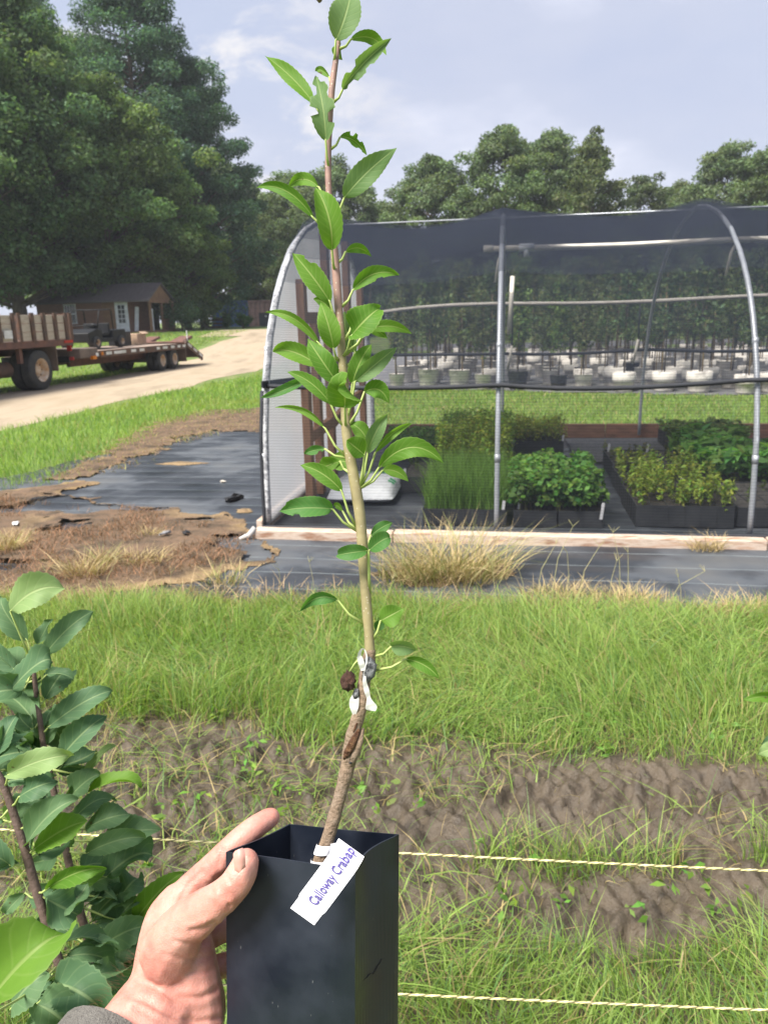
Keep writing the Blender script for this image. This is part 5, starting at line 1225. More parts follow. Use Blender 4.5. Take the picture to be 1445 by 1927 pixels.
# ------------------------------------------------------------------ the black square pot
hR = .2196
def pr(px_, dep, py_): return at(px_, py_, dep)
POT = PM('pot_plastic', (.013, .016, .022), (.022, .026, .033), rough=.38, scale=26, spec=.5, rvar=.1)
def pot_mat():
    m, t, out = newmat('scuffed_pot'); lk = t.links.new
    p = N(t, 'ShaderNodeBsdfPrincipled', i_Roughness=.34); p.inputs['Specular IOR Level'].default_value = .5
    tcx = N(t, 'ShaderNodeTexCoord'); nz = N(t, 'ShaderNodeTexNoise', i_Scale=30.0, i_Detail=6.0); lk(tcx.outputs['Object'], nz.inputs['Vector'])
    vo = N(t, 'ShaderNodeTexVoronoi', i_Scale=150.0); mp_ = N(t, 'ShaderNodeMapping'); mp_.inputs['Scale'].default_value = (2.2, 2.2, .5); lk(tcx.outputs['Object'], mp_.inputs[0]); lk(mp_.outputs[0], vo.inputs['Vector'])
    n3 = N(t, 'ShaderNodeTexNoise', i_Scale=90.0, i_Detail=2.0); lk(tcx.outputs['Object'], n3.inputs['Vector'])
    th_ = N(t, 'ShaderNodeMapRange', i_1=.5, i_2=.7, i_3=0.0, i_4=.17); lk(n3.outputs['Fac'], th_.inputs[0])
    lt = N(t, 'ShaderNodeMath', operation='LESS_THAN'); lk(vo.outputs['Distance'], lt.inputs[0]); lk(th_.outputs[0], lt.inputs[1])
    base = ramp(t, nz.outputs['Fac'], [(.35, (.007, .010, .018)), (.7, (.018, .023, .036))])
    mx_ = N(t, 'ShaderNodeMix', data_type='RGBA'); mu = N(t, 'ShaderNodeMath', operation='MULTIPLY', i_1=.7); lk(lt.outputs[0], mu.inputs[0]); lk(mu.outputs[0], mx_.inputs['Factor']); lk(base, mx_.inputs[6]); mx_.inputs[7].default_value = (.12, .125, .13, 1)
    lk(mx_.outputs[2], p.inputs['Base Color'])
    rr = N(t, 'ShaderNodeMapRange', i_1=.3, i_2=.7, i_3=.28, i_4=.5); lk(nz.outputs['Fac'], rr.inputs[0]); lk(rr.outputs[0], p.inputs['Roughness'])
    lk(p.outputs[0], out.inputs['Surface']); return m
PA_, PD_, PC_, PB_ = (424, 1603, .497), (668, 1641, .468), (752, 1570, .524), (545, 1550, .543)
corn = [at(a, b, c) for a, b, c in (PA_, PD_, PC_, PB_)]
cen = sum(corn) / 4
HP = .24
def pot_ring(inset, drop, taper):
    out = []
    n = 14
    for e_ in range(4):
        a_, b2 = corn[e_], corn[(e_ + 1) % 4]
        bow = (.0022, .0065, .001, .002)[e_] * max(0, 1 - drop / .12)
        ed_ = b2 - a_; nin = cen - (a_ + b2) / 2; nin = nin - up * (nin @ up); nin /= np.linalg.norm(nin)
        for k in range(n):
            u = k / n; u2 = .006 + u * .988
            p_ = a_ + ed_ * u2 + nin * bow * math.sin(math.pi * u) ** 1.0
            q_ = cen + (p_ - cen) * (1 - inset / .05) * taper; q_ = q_ - up * drop
            out.append(q_)
    return out
V = []; rings = [pot_ring(0, d_, 1 - .10 * d_) for d_ in (0, .004, .03, .08, .14, .2, HP)]
rings = rings[::-1] + [pot_ring(.0016, d_, 1 - .10 * d_) for d_ in (0, .03, .08, .14, .2, HP - .003)]
n_ = len(rings[0]); F2 = []
for r_ in rings: V += r_
for i_ in range(len(rings) - 1):
    for k in range(n_): F2.append((i_ * n_ + k, i_ * n_ + (k + 1) % n_, (i_ + 1) * n_ + (k + 1) % n_, (i_ + 1) * n_ + k))
me = bpy.data.meshes.new('plant_pot'); me.from_pydata([tuple(v) for v in V], [], F2 + [tuple(range(n_ - 1, -1, -1)), tuple((len(rings) - 1) * n_ + k for k in range(n_))])
bm = bmesh.new(); bm.from_mesh(me); bmesh.ops.recalc_face_normals(bm, faces=bm.faces); bm.to_mesh(me); bm.free()
pot = empty('plant_pot', tuple(cen - up * HP)); tag(pot, 'tall square black plastic pot held in the hand', 'pot')
link('pot_wall', me, pot_mat(), pot, True)
S2, T2, Fq = grid(0, 1, 0, 1, .05)
sr = [np.array(q_) for q_ in (pot_ring(.0018, .075, .993)[k] for k in (0, 14, 28, 42))]
sv = [(1 - a) * (1 - b) * sr[0] + a * (1 - b) * sr[1] + a * b * sr[2] + (1 - a) * b * sr[3] + up * (.008 * (float(fbm(np.array([a * 9]), np.array([b * 9]), 3)[0]) - .5)) for a, b in zip(S2, T2)]
link('soil', npmesh('soil', sv, Fq, smooth=True), SOILM, pot, True)

# ------------------------------------------------------------------ the printed tag looped round the stem
tg = empty('plant_tag', tuple(at(569, 1725, .452))); tag(tg, 'white printed name tag looped round the sapling stem over the pot rim', 'tag')
TAGM = PM('tag_paper', (.82, .82, .86), (.78, .78, .83), rough=.45, scale=30)
a0 = at(569, 1725, .449); a1 = at(661, 1601, .446)
ax_ = a1 - a0; Lt = float(np.linalg.norm(ax_)); ax_ = ax_ / Lt; Wt = 59 * .448 / FPX
nrm_ = TOCAM - ax_ * (TOCAM @ ax_); nrm_ /= np.linalg.norm(nrm_); sd2 = np.cross(nrm_, ax_)    # sd2: across the tag
def tagp(u, v, off=0.0):
    # u along the tag in metres, v across; the far end curls away from the viewer
    k0 = Lt * .80; c = max(0, u - k0); R_ = .012; th_ = c / R_
    uu = k0 + R_ * math.sin(th_) if c > 0 else u; bk = R_ * (1 - math.cos(th_)) if c > 0 else 0
    bow = .0006 * math.sin(math.pi * min(u, Lt) / Lt)
    nn = nrm_ * math.cos(th_) + ax_ * math.sin(th_) if c > 0 else nrm_
    return a0 + ax_ * uu + sd2 * v - nrm_ * (bk - bow) + nn * off
V = []; Fq = []; us = np.linspace(0, Lt * 1.02, 26)
for off in (.0, -.0005):
    for u in us:
        for v in (-.5, .5):
            vv_ = v * (Wt if u > Lt * .17 else Wt * .93); V.append(tagp(u, vv_, off))
nk = len(us)
for s_ in (0, 1):
    for i_ in range(nk - 1): a = s_ * 2 * nk + i_ * 2; Fq.append((a + 2, a + 3, a + 1, a) if s_ == 0 else (a, a + 1, a + 3, a + 2))
for i_ in range(nk - 1):
    for e_ in (0, 1): a = i_ * 2 + e_; Fq.append((a, a + 2, a + 2 + 2 * nk, a + 2 * nk))
link('tag_body', npmesh('tag_body', V, Fq), TAGM, tg, True)
def ring_strip(name, z0, z1, dn, rr):
    V = []; F2 = []
    for k in range(21):
        a = math.radians(-200 + k * 15)
        for q_ in (z0, z1):
            cx_ = np.interp(q_, [1585, 1618], [615, 604]); V.append(at(cx_, q_ + 3 * math.sin(a), SD) + rt * rr * math.cos(a) + fw * rr * math.sin(a))
    for k in range(20): F2.append((2 * k, 2 * k + 1, 2 * k + 3, 2 * k + 2))
    link(name, npmesh(name, V, F2, smooth=True), TAGM, tg, True)
ring_strip('loop', 1588, 1606, 0, .0062)
ring_strip('loop', 1617, 1622, 0, .0068)
V = [at(622, 1588, SD - .006), at(636, 1586, .462), at(634, 1604, .462), at(621, 1606, SD - .006)]
link('loop_tail', npmesh('loop_tail', V, [(0, 1, 2, 3)]), TAGM, tg, True)
fc = bpy.data.curves.new('txt', 'FONT'); fc.body = 'Calloway Crabap'; fc.size = .0074; fc.resolution_u = 3; fc.offset = .00017
fo = bpy.data.objects.new('txt', fc); COL.objects.link(fo)
bpy.context.view_layer.update(); dg = bpy.context.evaluated_depsgraph_get()
tm = bpy.data.meshes.new_from_object(fo.evaluated_get(dg)); bpy.data.objects.remove(fo)
bm = bmesh.new(); bm.from_mesh(tm); bmesh.ops.subdivide_edges(bm, edges=[e_ for e_ in bm.edges if e_.calc_length() > .001], cuts=1)
xs_ = [v.co.x for v in bm.verts]; x0_, x1_ = min(xs_), max(xs_); sc_ = (Lt * .80) / (x1_ - x0_)
bmesh.ops.triangulate(bm, faces=bm.faces)
for v in bm.verts:
    u = Lt * .21 + (v.co.x - x0_) * sc_; v.co = Vector(tagp(min(u, Lt * 1.015), -(v.co.y * sc_ - .0022) if False else (v.co.y * 1.2 - .0025), .0006))
me = bpy.data.meshes.new('printed_name'); bm.to_mesh(me); bm.free()
link('printed_name', me, PM('purple_ink', (.10, .075, .30), (.13, .10, .34), rough=.6), tg, True)

# ------------------------------------------------------------------ the hand
def person_hand():
    bm = bmesh.new()
    def ball(c, r, sc=None):
        ret = bmesh.ops.create_icosphere(bm, subdivisions=2, radius=1.0)
        for v in ret['verts']: v.co = Vector(np.asarray(c) + np.array(v.co) * r)
    def chain(pts):
        # px, py, depth, radius px
        dn = densify(pts, 7)
        for q_ in dn: ball(at(q_[0], q_[1], q_[2]), q_[3] * q_[2] / FPX)
    chain([(318, 1790, .500, 56), (345, 1745, .493, 46), (385, 1712, .484, 39), (412, 1693, .479, 34), (438, 1670, .4765, 31.5), (455, 1644, .4775, 30), (463, 1622, .480, 26)])          # thumb
    chain([(325, 1715, .520, 38), (362, 1672, .522, 31), (405, 1628, .523, 27), (440, 1592, .525, 25), (475, 1561, .532, 23), (503, 1542, .541, 20.5), (510, 1538, .543, 18.5)])   # index
    chain([(330, 1740, .535, 36), (375, 1705, .545, 30), (430, 1680, .558, 26), (490, 1672, .570, 24), (545, 1675, .572, 22)])
    chain([(330, 1790, .540, 36), (378, 1765, .552, 29), (432, 1745, .566, 25), (490, 1740, .576, 23), (540, 1745, .576, 21)])
    chain([(335, 1850, .535, 34), (385, 1830, .548, 26), (435, 1812, .560, 22), (480, 1808, .572, 20), (515, 1812, .574, 18)])
    chain([(335, 1700, .522, 38), (322, 1735, .522, 50), (318, 1785, .520, 62), (322, 1835, .515, 74), (316, 1880, .508, 84), (285, 1930, .495, 92), (250, 1985, .478, 98), (190, 2080, .45, 104), (110, 2210, .41, 118), (20, 2400, .37, 135)])   # palm side, wrist, forearm
    chain([(352, 1790, .512, 52), (358, 1850, .508, 58), (366, 1910, .505, 60), (340, 1975, .492, 66), (300, 2030, .475, 70)])                                        # heel of the hand
    chain([(350, 1760, .530, 48), (365, 1830, .530, 46), (370, 1890, .525, 46)])
    me = bpy.data.meshes.new('h'); bm.to_mesh(me); bm.free()
    o = bpy.data.objects.new('h', me); COL.objects.link(o)
    r_ = o.modifiers.new('r', 'REMESH'); r_.mode = 'VOXEL'; r_.voxel_size = .0016; r_.use_smooth_shade = True
    s_ = o.modifiers.new('s', 'SMOOTH'); s_.factor = .5; s_.iterations = 9
    bpy.context.view_layer.update(); dg = bpy.context.evaluated_depsgraph_get()
    m2 = bpy.data.meshes.new_from_object(o.evaluated_get(dg)); bpy.data.objects.remove(o); m2.name = 'skin'
    nv = len(m2.vertices); co = np.empty(nv * 3, np.float32); m2.vertices.foreach_get('co', co); co = co.reshape(-1, 3).astype(float)
    no = np.empty(nv * 3, np.float32); m2.vertices.foreach_get('normal', no); no = no.reshape(-1, 3).astype(float)
    q = co - CAMP; dep = q @ fw; px_ = CX + FPX * (q @ rt) / dep; py_ = CY - FPX * (q @ up) / dep
    front = sm(-.1, .4, no @ TOCAM)
    def crease(pts, depth, wd):
        d = np.full(nv, 1e9)
        for (ax2, ay2), (bx2, by2) in zip(pts[:-1], pts[1:]):
            ex, ey = bx2 - ax2, by2 - ay2; t = np.clip(((px_ - ax2) * ex + (py_ - ay2) * ey) / (ex * ex + ey * ey), 0, 1); d = np.minimum(d, np.hypot(px_ - ax2 - t * ex, py_ - ay2 - t * ey))
        return -depth * np.exp(-(d / wd) ** 2) + depth * .45 * np.exp(-((d - wd * 2.4) / (wd * 1.3)) ** 2)
    dsp = np.zeros(nv)
    for pts, dp_, wd in [
        ([(404, 1652), (412, 1668), (420, 1690), (432, 1705)], .0010, 4), ([(412, 1645), (420, 1664), (430, 1688)], .0008, 4), ([(396, 1662), (402, 1680)], .0006, 4), ([(424, 1644), (432, 1660)], .0006, 4),
        ([(405, 1738), (385, 1748), (360, 1752)], .0013, 5), ([(402, 1772), (360, 1778), (330, 1772)], .0007, 4), ([(402, 1800), (350, 1806), (310, 1796)], .0006, 4), ([(402, 1826), (355, 1832)], .0006, 4),
        ([(408, 1862), (380, 1878), (330, 1880), (282, 1850), (262, 1848)], .0010, 5), ([(418, 1915), (370, 1925), (320, 1910), (275, 1885), (240, 1872)], .0012, 5), ([(350, 1940), (300, 1920), (255, 1895)], .0008, 4),
        ([(380, 1640), (352, 1668), (338, 1700)], .0008, 4), ([(420, 1598), (412, 1625)], .0006, 4)]:
        dsp += crease(pts, dp_, wd)
    # flattened nail bed on the thumb
    nb_ = np.exp(-(((px_ - 452) / 15) ** 2 + ((py_ - 1618) / 20) ** 2) ** 2) * -.0010
    co += no * ((dsp + nb_) * front)[:, None]
    co += no * (.00025 * (fbm(px_ / 9, py_ / 9, 5) - .5))[:, None]
    m2.vertices.foreach_set('co', co.astype(np.float32).ravel()); m2.update(); m2.shade_smooth()
    return m2
def skin_mat():
    m, t, out = newmat('skin'); lk = t.links.new
    p = N(t, 'ShaderNodeBsdfPrincipled', i_Roughness=.48); p.inputs['Specular IOR Level'].default_value = .35
    p.inputs['Subsurface Weight'].default_value = .25; p.inputs['Subsurface Radius'].default_value = (.010, .004, .002); p.inputs['Subsurface Scale'].default_value = .35
    tcx = N(t, 'ShaderNodeTexCoord'); nz = N(t, 'ShaderNodeTexNoise', i_Scale=42.0, i_Detail=5.0, i_Roughness=.6); lk(tcx.outputs['Object'], nz.inputs['Vector'])
    lk(ramp(t, nz.outputs['Fac'], [(.30, (.41, .16, .125)), (.5, (.52, .245, .195)), (.68, (.56, .31, .255))]), p.inputs['Base Color'])
    vo = N(t, 'ShaderNodeTexVoronoi', i_Scale=900.0); lk(tcx.outputs['Object'], vo.inputs['Vector'])
    n4 = N(t, 'ShaderNodeTexNoise', i_Scale=260.0, i_Detail=4.0); lk(tcx.outputs['Object'], n4.inputs['Vector'])
    ad = N(t, 'ShaderNodeMath', operation='ADD'); lk(vo.outputs['Distance'], ad.inputs[0]); lk(n4.outputs['Fac'], ad.inputs[1])
    b = N(t, 'ShaderNodeBump', i_Strength=.28, i_Distance=.0007); lk(ad.outputs[0], b.inputs['Height']); lk(b.outputs[0], p.inputs['Normal'])
    lk(p.outputs[0], out.inputs['Surface']); return m
per = empty('person', tuple(at(110, 2210, .41))); tag(per, 'left hand gripping the black pot with its thumb in front, grey cuff at the wrist', 'person')
hand = link('hand', person_hand(), skin_mat(), per, True)
# thumb nail
V = []; Fq = []
nc, nr_ = 7, 8
for i_ in range(nr_ + 1):
    v = i_ / nr_
    for j_ in range(nc + 1):
        u = j_ / nc * 2 - 1
        wv = (.90 + .10 * v) * min(1, 1.5 * math.sqrt(max(0, 1 - (1 - min(1, v / .35)) ** 2)) * .75 + .25) * (1 if v < .8 else math.sqrt(max(0, 1 - ((v - .8) / .24) ** 2)) * .9 + .1)
        x_ = 451 + u * 11.5 * wv + (.5 - v) * 3; y_ = 1640 - v * 42 - u * 3
        V.append(at(x_, y_, .4593 + .0018 * u * u + .0035 * max(0, v - .55) ** 1.2 * 2))
for i_ in range(nr_):
    for j_ in range(nc): a = i_ * (nc + 1) + j_; Fq.append((a, a + 1, a + nc + 2, a + nc + 1))
link('thumb_nail', npmesh('thumb_nail', V, Fq, smooth=True), PM('nail', (.52, .26, .215), (.56, .31, .26), rough=.34, scale=60, sss=.1), hand, True)
# cuff
CUFF = PM('grey_cuff', (.20, .19, .17), (.15, .14, .125), rough=.95, scale=200, bump=.6, bscale=500)
cp = [(214, 1984, .477, 117), (190, 2020, .466, 122), (130, 2120, .436, 130), (40, 2290, .385, 150), (-60, 2500, .34, 170)]
m = MB(); m.tube([at(a, b, c) for a, b, c, d_ in cp], [d_ * c / FPX for a, b, c, d_ in cp], 28, cap=False); m.build('sleeve', CUFF, per, True, True)
# fine hairs on the wrist
rg = np.random.default_rng(9); m = MB()
for k in range(70):
    u = rg.random(); x_ = 262 - 90 * u + rg.normal() * 5; y_ = 1790 + 125 * u + rg.normal() * 6
    a_ = at(x_, y_, .50); b2 = at(x_ - 9 - 8 * rg.random(), y_ - 4 + rg.normal() * 5, .499); m.tube([a_, (a_ + b2) / 2 + up * .0004, b2], [.00009, .00007, .00003], 3, cap=False)
o = m.build('arm_hair', PM('hair', (.16, .09, .05), rough=.6), hand, False, True); o['kind'] = 'stuff'
# ------------------------------------------------------------------ apple trees beside the camera
APB = PM('apple_bark', (.15, .10, .085), (.09, .06, .05), rough=.6, scale=80, bump=.3, bscale=200)
def apple_tree(label, spine_, leaves, fill, dep, seed, rad0):
    rg2 = np.random.default_rng(seed)
    dn = densify([(a, b, c, r_) for a, b, c, r_ in spine_], 5)
    pts = [at(a, b, c) for a, b, c, r_ in dn]
    g_ = pts[-1].copy(); foot = np.array([g_[0] + .03, g_[1] + .02, .0])
    pts2 = pts + [pts[-1] * .5 + foot * .5 + np.array([.01, 0, 0]), foot]; rads = [r_ * c / FPX for a, b, c, r_ in dn] + [rad0 * .9, rad0]
    r = empty('apple_tree', tuple(foot)); tag(r, label, 'apple tree', 'young apple trees along the wire')
    MB().tube(pts2, rads, 9).build('stem', APB, r, True, True)
    pa = np.array([q_[:2] for q_ in dn])
    allv = list(leaves)
    for k in range(fill[0]):
        u = rg2.random(); i_ = int(u * (len(dn) - 1)); x0_, y0_, c0_, _ = dn[i_]
        a = rg2.random() * 6.28; ln = 55 + 45 * rg2.random()
        bx_, by_ = x0_ + 22 * math.cos(a) , y0_ + 14 * math.sin(a)
        allv.append(((x0_, y0_), (bx_, by_), (rg2.normal() * 8, -8 + rg2.normal() * 8), (bx_ + ln * 1.15 * math.cos(a), by_ + ln * .75 * math.sin(a) - 6), 34 + 26 * rg2.random(), (.01, .03, .05 * rg2.normal() + .06), rg2.normal() * .6, 'C'))
    for k, (nd, bs, mo, tp, w_, dd, rl, mt) in enumerate(allv):
        i_ = int(np.argmin(np.hypot(pa[:, 0] - nd[0], pa[:, 1] - nd[1]))); D_ = dn[i_][2]
        f_ = lambda q_, d_: at(q_[0], q_[1], D_ + d_)
        b3 = f_(bs, dd[0]); t3 = f_(tp, dd[2]); mid = f_(((bs[0] + tp[0]) / 2 + mo[0], (bs[1] + tp[1]) / 2 + mo[1]), dd[1])
        sgn = 1 if tp[0] > bs[0] else -1
        nh = TOCAM + up * .9 + rt * .1 * rg2.normal()
        lf = link('leaf', leafmesh(b3, t3, w_ * D_ / FPX, mid, nh, fold=.25 + .5 * rg2.random(), roll=rl, seed=seed * 50 + k, wav=.08 + .10 * rg2.random(), serr=.04, ns=24, prof_='ell', tipbend=-.05), {'C': LEAFC, 'D': LEAFD, 'E': LEAFE}[mt], r, True)
        n3 = f_(nd, 0)
        MB().tube([n3, n3 * .5 + b3 * .5 + up * -.002, b3, b3 + (mid - b3) * .12], [.0014, .0011, .0010, .0005], 6).build('petiole', PET, lf, True, True)
apple_tree('young apple tree at the left with the taller thin stem reaching above the mud', [(62, 1225, .90, 3.2), (66, 1280, .90, 4.4), (74, 1340, .90, 5), (84, 1410, .90, 5.4), (96, 1460, .90, 5.8), (110, 1530, .90, 6.4), (125, 1600, .90, 7), (145, 1690, .90, 7.4), (168, 1775, .90, 8), (190, 1850, .90, 8.4)],
 [((62, 1228), (52, 1205), (-14, -8), (0, 1120), 46, (0, -.01, .0), .3, 'C'), ((60, 1240), (20, 1150), (-2, -18), (124, 1107), 70, (-.02, -.03, -.02), -.5, 'D'), ((70, 1245), (85, 1232), (0, -10), (178, 1148), 46, (0, -.01, 0), -.5, 'C'), ((64, 1235), (70, 1215), (4, -6), (95, 1165), 34, (.01, .01, .01), .2, 'C'),
  ((60, 1262), (45, 1300), (0, -12), (-60, 1330), 64, (-.01, -.03, -.02), .3, 'C'), ((62, 1260), (30, 1262), (-6, -8), (-30, 1215), 46, (0, 0, 0), .4, 'C'), ((66, 1285), (88, 1270), (2, -6), (140, 1278), 30, (.01, .01, .01), .3, 'C'), ((62, 1275), (20, 1300), (10, -22), (104, 1242), 66, (-.02, -.03, -.02), -.1, 'C'),
  ((80, 1378), (92, 1368), (6, -12), (214, 1297), 52, (0, -.01, 0), -.3, 'C'), ((74, 1360), (60, 1372), (-4, 0), (34, 1340), 36, (0, 0, 0), .2, 'C'), ((96, 1445), (112, 1430), (0, -8), (203, 1343), 60, (0, -.01, .01), -.3, 'C'), ((98, 1455), (118, 1440), (4, 4), (182, 1410), 66, (.02, .02, .03), .1, 'C'), ((100, 1448), (160, 1455), (4, -8), (215, 1400), 24, (.02, .02, .02), .3, 'D'),
  ((112, 1500), (130, 1502), (4, -10), (190, 1456), 52, (.01, .0, .0), -.1, 'C'), ((112, 1505), (168, 1490), (6, -14), (272, 1478), 46, (0, -.01, 0), .5, 'E'), ((120, 1560), (160, 1560), (0, -6), (250, 1530), 56, (.02, .01, .02), .1, 'C'), ((122, 1580), (190, 1580), (4, -6), (304, 1560), 62, (.02, .02, .03), .1, 'C'), ((124, 1600), (165, 1605), (6, -12), (280, 1578), 50, (0, -.02, -.01), -.4, 'C'),
  ((130, 1625), (200, 1650), (10, -20), (290, 1610), 90, (.02, .03, .04), .1, 'C'), ((140, 1680), (225, 1690), (4, -8), (262, 1650), 74, (.03, .03, .04), .2, 'C'), ((150, 1705), (250, 1740), (0, -10), (345, 1640), 52, (.03, .02, .02), -.2, 'E'), ((160, 1740), (210, 1760), (0, -12), (262, 1690), 70, (.02, .02, .02), .2, 'C'), ((170, 1770), (180, 1790), (6, -16), (290, 1745), 58, (0, -.02, -.01), -.4, 'C'),
  ((176, 1790), (150, 1810), (4, 0), (230, 1870), 90, (0, -.01, 0), .2, 'C'), ((180, 1820), (200, 1850), (0, -8), (280, 1790), 80, (.02, .02, .03), .2, 'C'), ((150, 1700), (100, 1690), (0, -8), (200, 1640), 56, (-.02, -.03, -.02), -.4, 'E')],
 (40,), .9, 3, .009)
apple_tree('young apple tree cut by the left picture edge, stem leaning right, nearer the camera', [(-40, 1400, .80, 5), (-12, 1445, .80, 6), (4, 1470, .80, 7), (26, 1530, .80, 7.6), (48, 1600, .80, 8.2), (66, 1665, .80, 8.8), (86, 1730, .80, 9.2), (106, 1795, .80, 9.6), (124, 1850, .80, 10), (150, 1940, .80, 10.5)],
 [((22, 1518), (36, 1500), (0, -6), (110, 1470), 50, (-.01, -.02, -.01), -.3, 'C'), ((10, 1480), (16, 1458), (2, -10), (142, 1422), 50, (-.01, -.03, -.02), -.6, 'D'), ((12, 1484), (14, 1470), (10, -8), (100, 1480), 56, (0, 0, 0), .1, 'C'), ((34, 1548), (50, 1590), (-4, -14), (150, 1500), 66, (0, -.02, -.01), .0, 'C'), ((50, 1605), (62, 1600), (8, -12), (165, 1545), 62, (0, -.01, -.01), -.2, 'E'),
  ((40, 1560), (50, 1548), (6, -12), (66, 1530), 16, (-.01, -.01, -.01), .4, 'E'), ((52, 1620), (20, 1628), (-4, -8), (-60, 1590), 60, (-.01, -.02, 0), .3, 'C'), ((70, 1680), (90, 1672), (6, -16), (202, 1640), 44, (-.01, -.03, -.03), -.7, 'E'), ((68, 1672), (85, 1690), (8, 6), (150, 1720), 82, (.0, .01, .02), .1, 'C'), ((88, 1735), (110, 1710), (4, 10), (165, 1660), 84, (.01, .02, .03), .1, 'C'),
  ((70, 1690), (48, 1680), (-6, 4), (10, 1720), 34, (0, 0, 0), .3, 'C'), ((20, 1520), (-8, 1545), (0, 6), (-40, 1620), 56, (0, 0, .01), .2, 'C'), ((110, 1830), (-50, 1930), (8, -34), (133, 1745), 112, (-.2, -.23, -.2), .1, 'E'), ((112, 1815), (20, 1900), (0, -12), (92, 1830), 70, (-.08, -.09, -.08), .1, 'C'), ((116, 1830), (110, 1850), (6, -4), (190, 1900), 110, (-.02, -.04, -.03), .1, 'C'),
  ((118, 1840), (70, 1890), (4, -8), (150, 1960), 90, (-.04, -.05, -.05), .2, 'C'), ((100, 1780), (60, 1790), (-4, -6), (0, 1800), 70, (.02, .03, .04), .3, 'C'), ((6, 1475), (-20, 1480), (-4, -6), (-70, 1440), 50, (0, 0, 0), .3, 'C'), ((2, 1470), (-6, 1420), (2, -6), (30, 1345), 56, (.01, .01, .02), .2, 'C')],
 (30,), .8, 4, .011)
apple_tree('apple tree beyond the right picture edge, only two leaf tips showing', [(1520, 1260, .85, 4), (1510, 1340, .85, 5), (1505, 1430, .85, 6), (1515, 1560, .85, 7), (1530, 1700, .85, 8)],
 [((1510, 1335), (1490, 1322), (-4, -10), (1398, 1320), 26, (0, -.01, -.01), .6, 'E'), ((1506, 1420), (1480, 1400), (-4, 0), (1424, 1420), 30, (0, 0, 0), .5, 'D'), ((1506, 1410), (1490, 1390), (-2, -4), (1432, 1400), 26, (.01, .02, .02), .3, 'C'), ((1512, 1300), (1530, 1290), (4, -8), (1600, 1250), 50, (0, 0, 0), .2, 'C'), ((1512, 1500), (1530, 1490), (4, -8), (1620, 1450), 50, (0, 0, 0), .2, 'C'), ((1520, 1600), (1545, 1590), (4, -8), (1640, 1560), 50, (0, 0, 0), .2, 'C')],
 (0,), .85, 5, .010)

# ------------------------------------------------------------------ electric fence strings
def rope_mat():
    m, t, out = newmat('poly_wire'); lk = t.links.new
    p = N(t, 'ShaderNodeBsdfPrincipled', i_Roughness=.55); uv = N(t, 'ShaderNodeTexCoord'); 
    w = N(t, 'ShaderNodeTexWave', wave_type='BANDS', bands_direction='DIAGONAL', i_Scale=28.0, i_Distortion=.6, i_Detail=1.0); lk(uv.outputs['Object'], w.inputs['Vector'])
    lk(ramp(t, w.outputs['Fac'], [(.18, (.06, .05, .03)), (.32, (.62, .52, .22)), (.8, (.72, .66, .36))]), p.inputs['Base Color']); lk(p.outputs[0], out.inputs['Surface']); return m
WIRE = rope_mat()
def wire(pa, pb, da, db, label):
    A_, B_ = at(*pa, da), at(*pb, db); d_ = B_ - A_; A2, B2 = A_ - d_ * .9, B_ + d_ * .7
    o = empty('fence_wire', tuple((A_ + B_) / 2)); tag(o, label, 'wire', 'yellow fence wires in front of the grass')
    n = 420; ts = np.linspace(0, 1, n); Ln = np.linalg.norm(B2 - A2)
    for k in range(3):
        m = MB(); ph = k * 2.094
        m.tube([A2 + (B2 - A2) * t + up * .00085 * math.cos(t * Ln / .022 * 6.283 + ph) + fw * .00085 * math.sin(t * Ln / .022 * 6.283 + ph) - up * .01 * math.sin(t * math.pi) for t in ts], .00095, 5); m.build('strand', [WIRE2, WIRE2, WIRE3][k], o, True, True)
WIRE2 = PM('yellow_strand', (.70, .60, .24), (.78, .72, .42), rough=.6, scale=60); WIRE3 = PM('dark_strand', (.10, .09, .05), (.3, .26, .12), rough=.6, scale=60)
wire((310, 1569), (1445, 1628), 1.14, 1.02, 'upper twisted yellow fence wire passing behind the pot at rim height')
wire((310, 1836), (1445, 1890), 1.10, .98, 'lower twisted yellow fence wire near the bottom of the picture')

# ------------------------------------------------------------------ grass
def scatter(n, xr, yr, keep, rg_):
    x = xr[0] + (xr[1] - xr[0]) * rg_.random(n); y = yr[0] + (yr[1] - yr[0]) * rg_.random(n)
    k_ = keep(x, y) > rg_.random(n); return x[k_], y[k_]
def infr(x, y, mg=.35): return np.abs(x) < (y * .97 + .41) * .52 + mg
rg = np.random.default_rng(31)
def gcol(x, y, n, dry=None):
    c1 = np.array([.215, .34, .07]); c2 = np.array([.34, .445, .125]); c3 = np.array([.14, .25, .08]); tan_ = np.array([.45, .36, .18])
    u = np.clip(fbm(x * 1.3, y * 1.9, 71) * 1.6 - .35 + .22 * rg.normal(size=n), 0, 1)[:, None]
    c = c1 * (1 - u) + c2 * u
    lo = (rg.random(n) < .22)[:, None]; c = np.where(lo, c3, c)
    d_ = (rg.random(n) < (dry if dry is not None else .10))[:, None]; c = np.where(d_, tan_ * (.7 + .5 * rg.random((n, 1))), c)
    return c * (1 + .15 * rg.normal(size=(n, 1))).clip(.6, 1.5)
def edge_y(x): return 4.27 - .13 * x + .30 * (fbm(x * 1.4, x * 0, 12) - .5)
def dens(x, y):
    mk_ = mud_mask(x, y); e_ = edge_y(x)
    d = (1 - .985 * sm(.0, .8, mk_)) * sm(e_ + .05, e_ - .1, y) * infr(x, y)
    return d
x, y = scatter(195000, (-3.3, 3.3), (1.05, 4.85), dens, rg); n = len(x)
mk_ = mud_mask(x, y); e_ = edge_y(x)
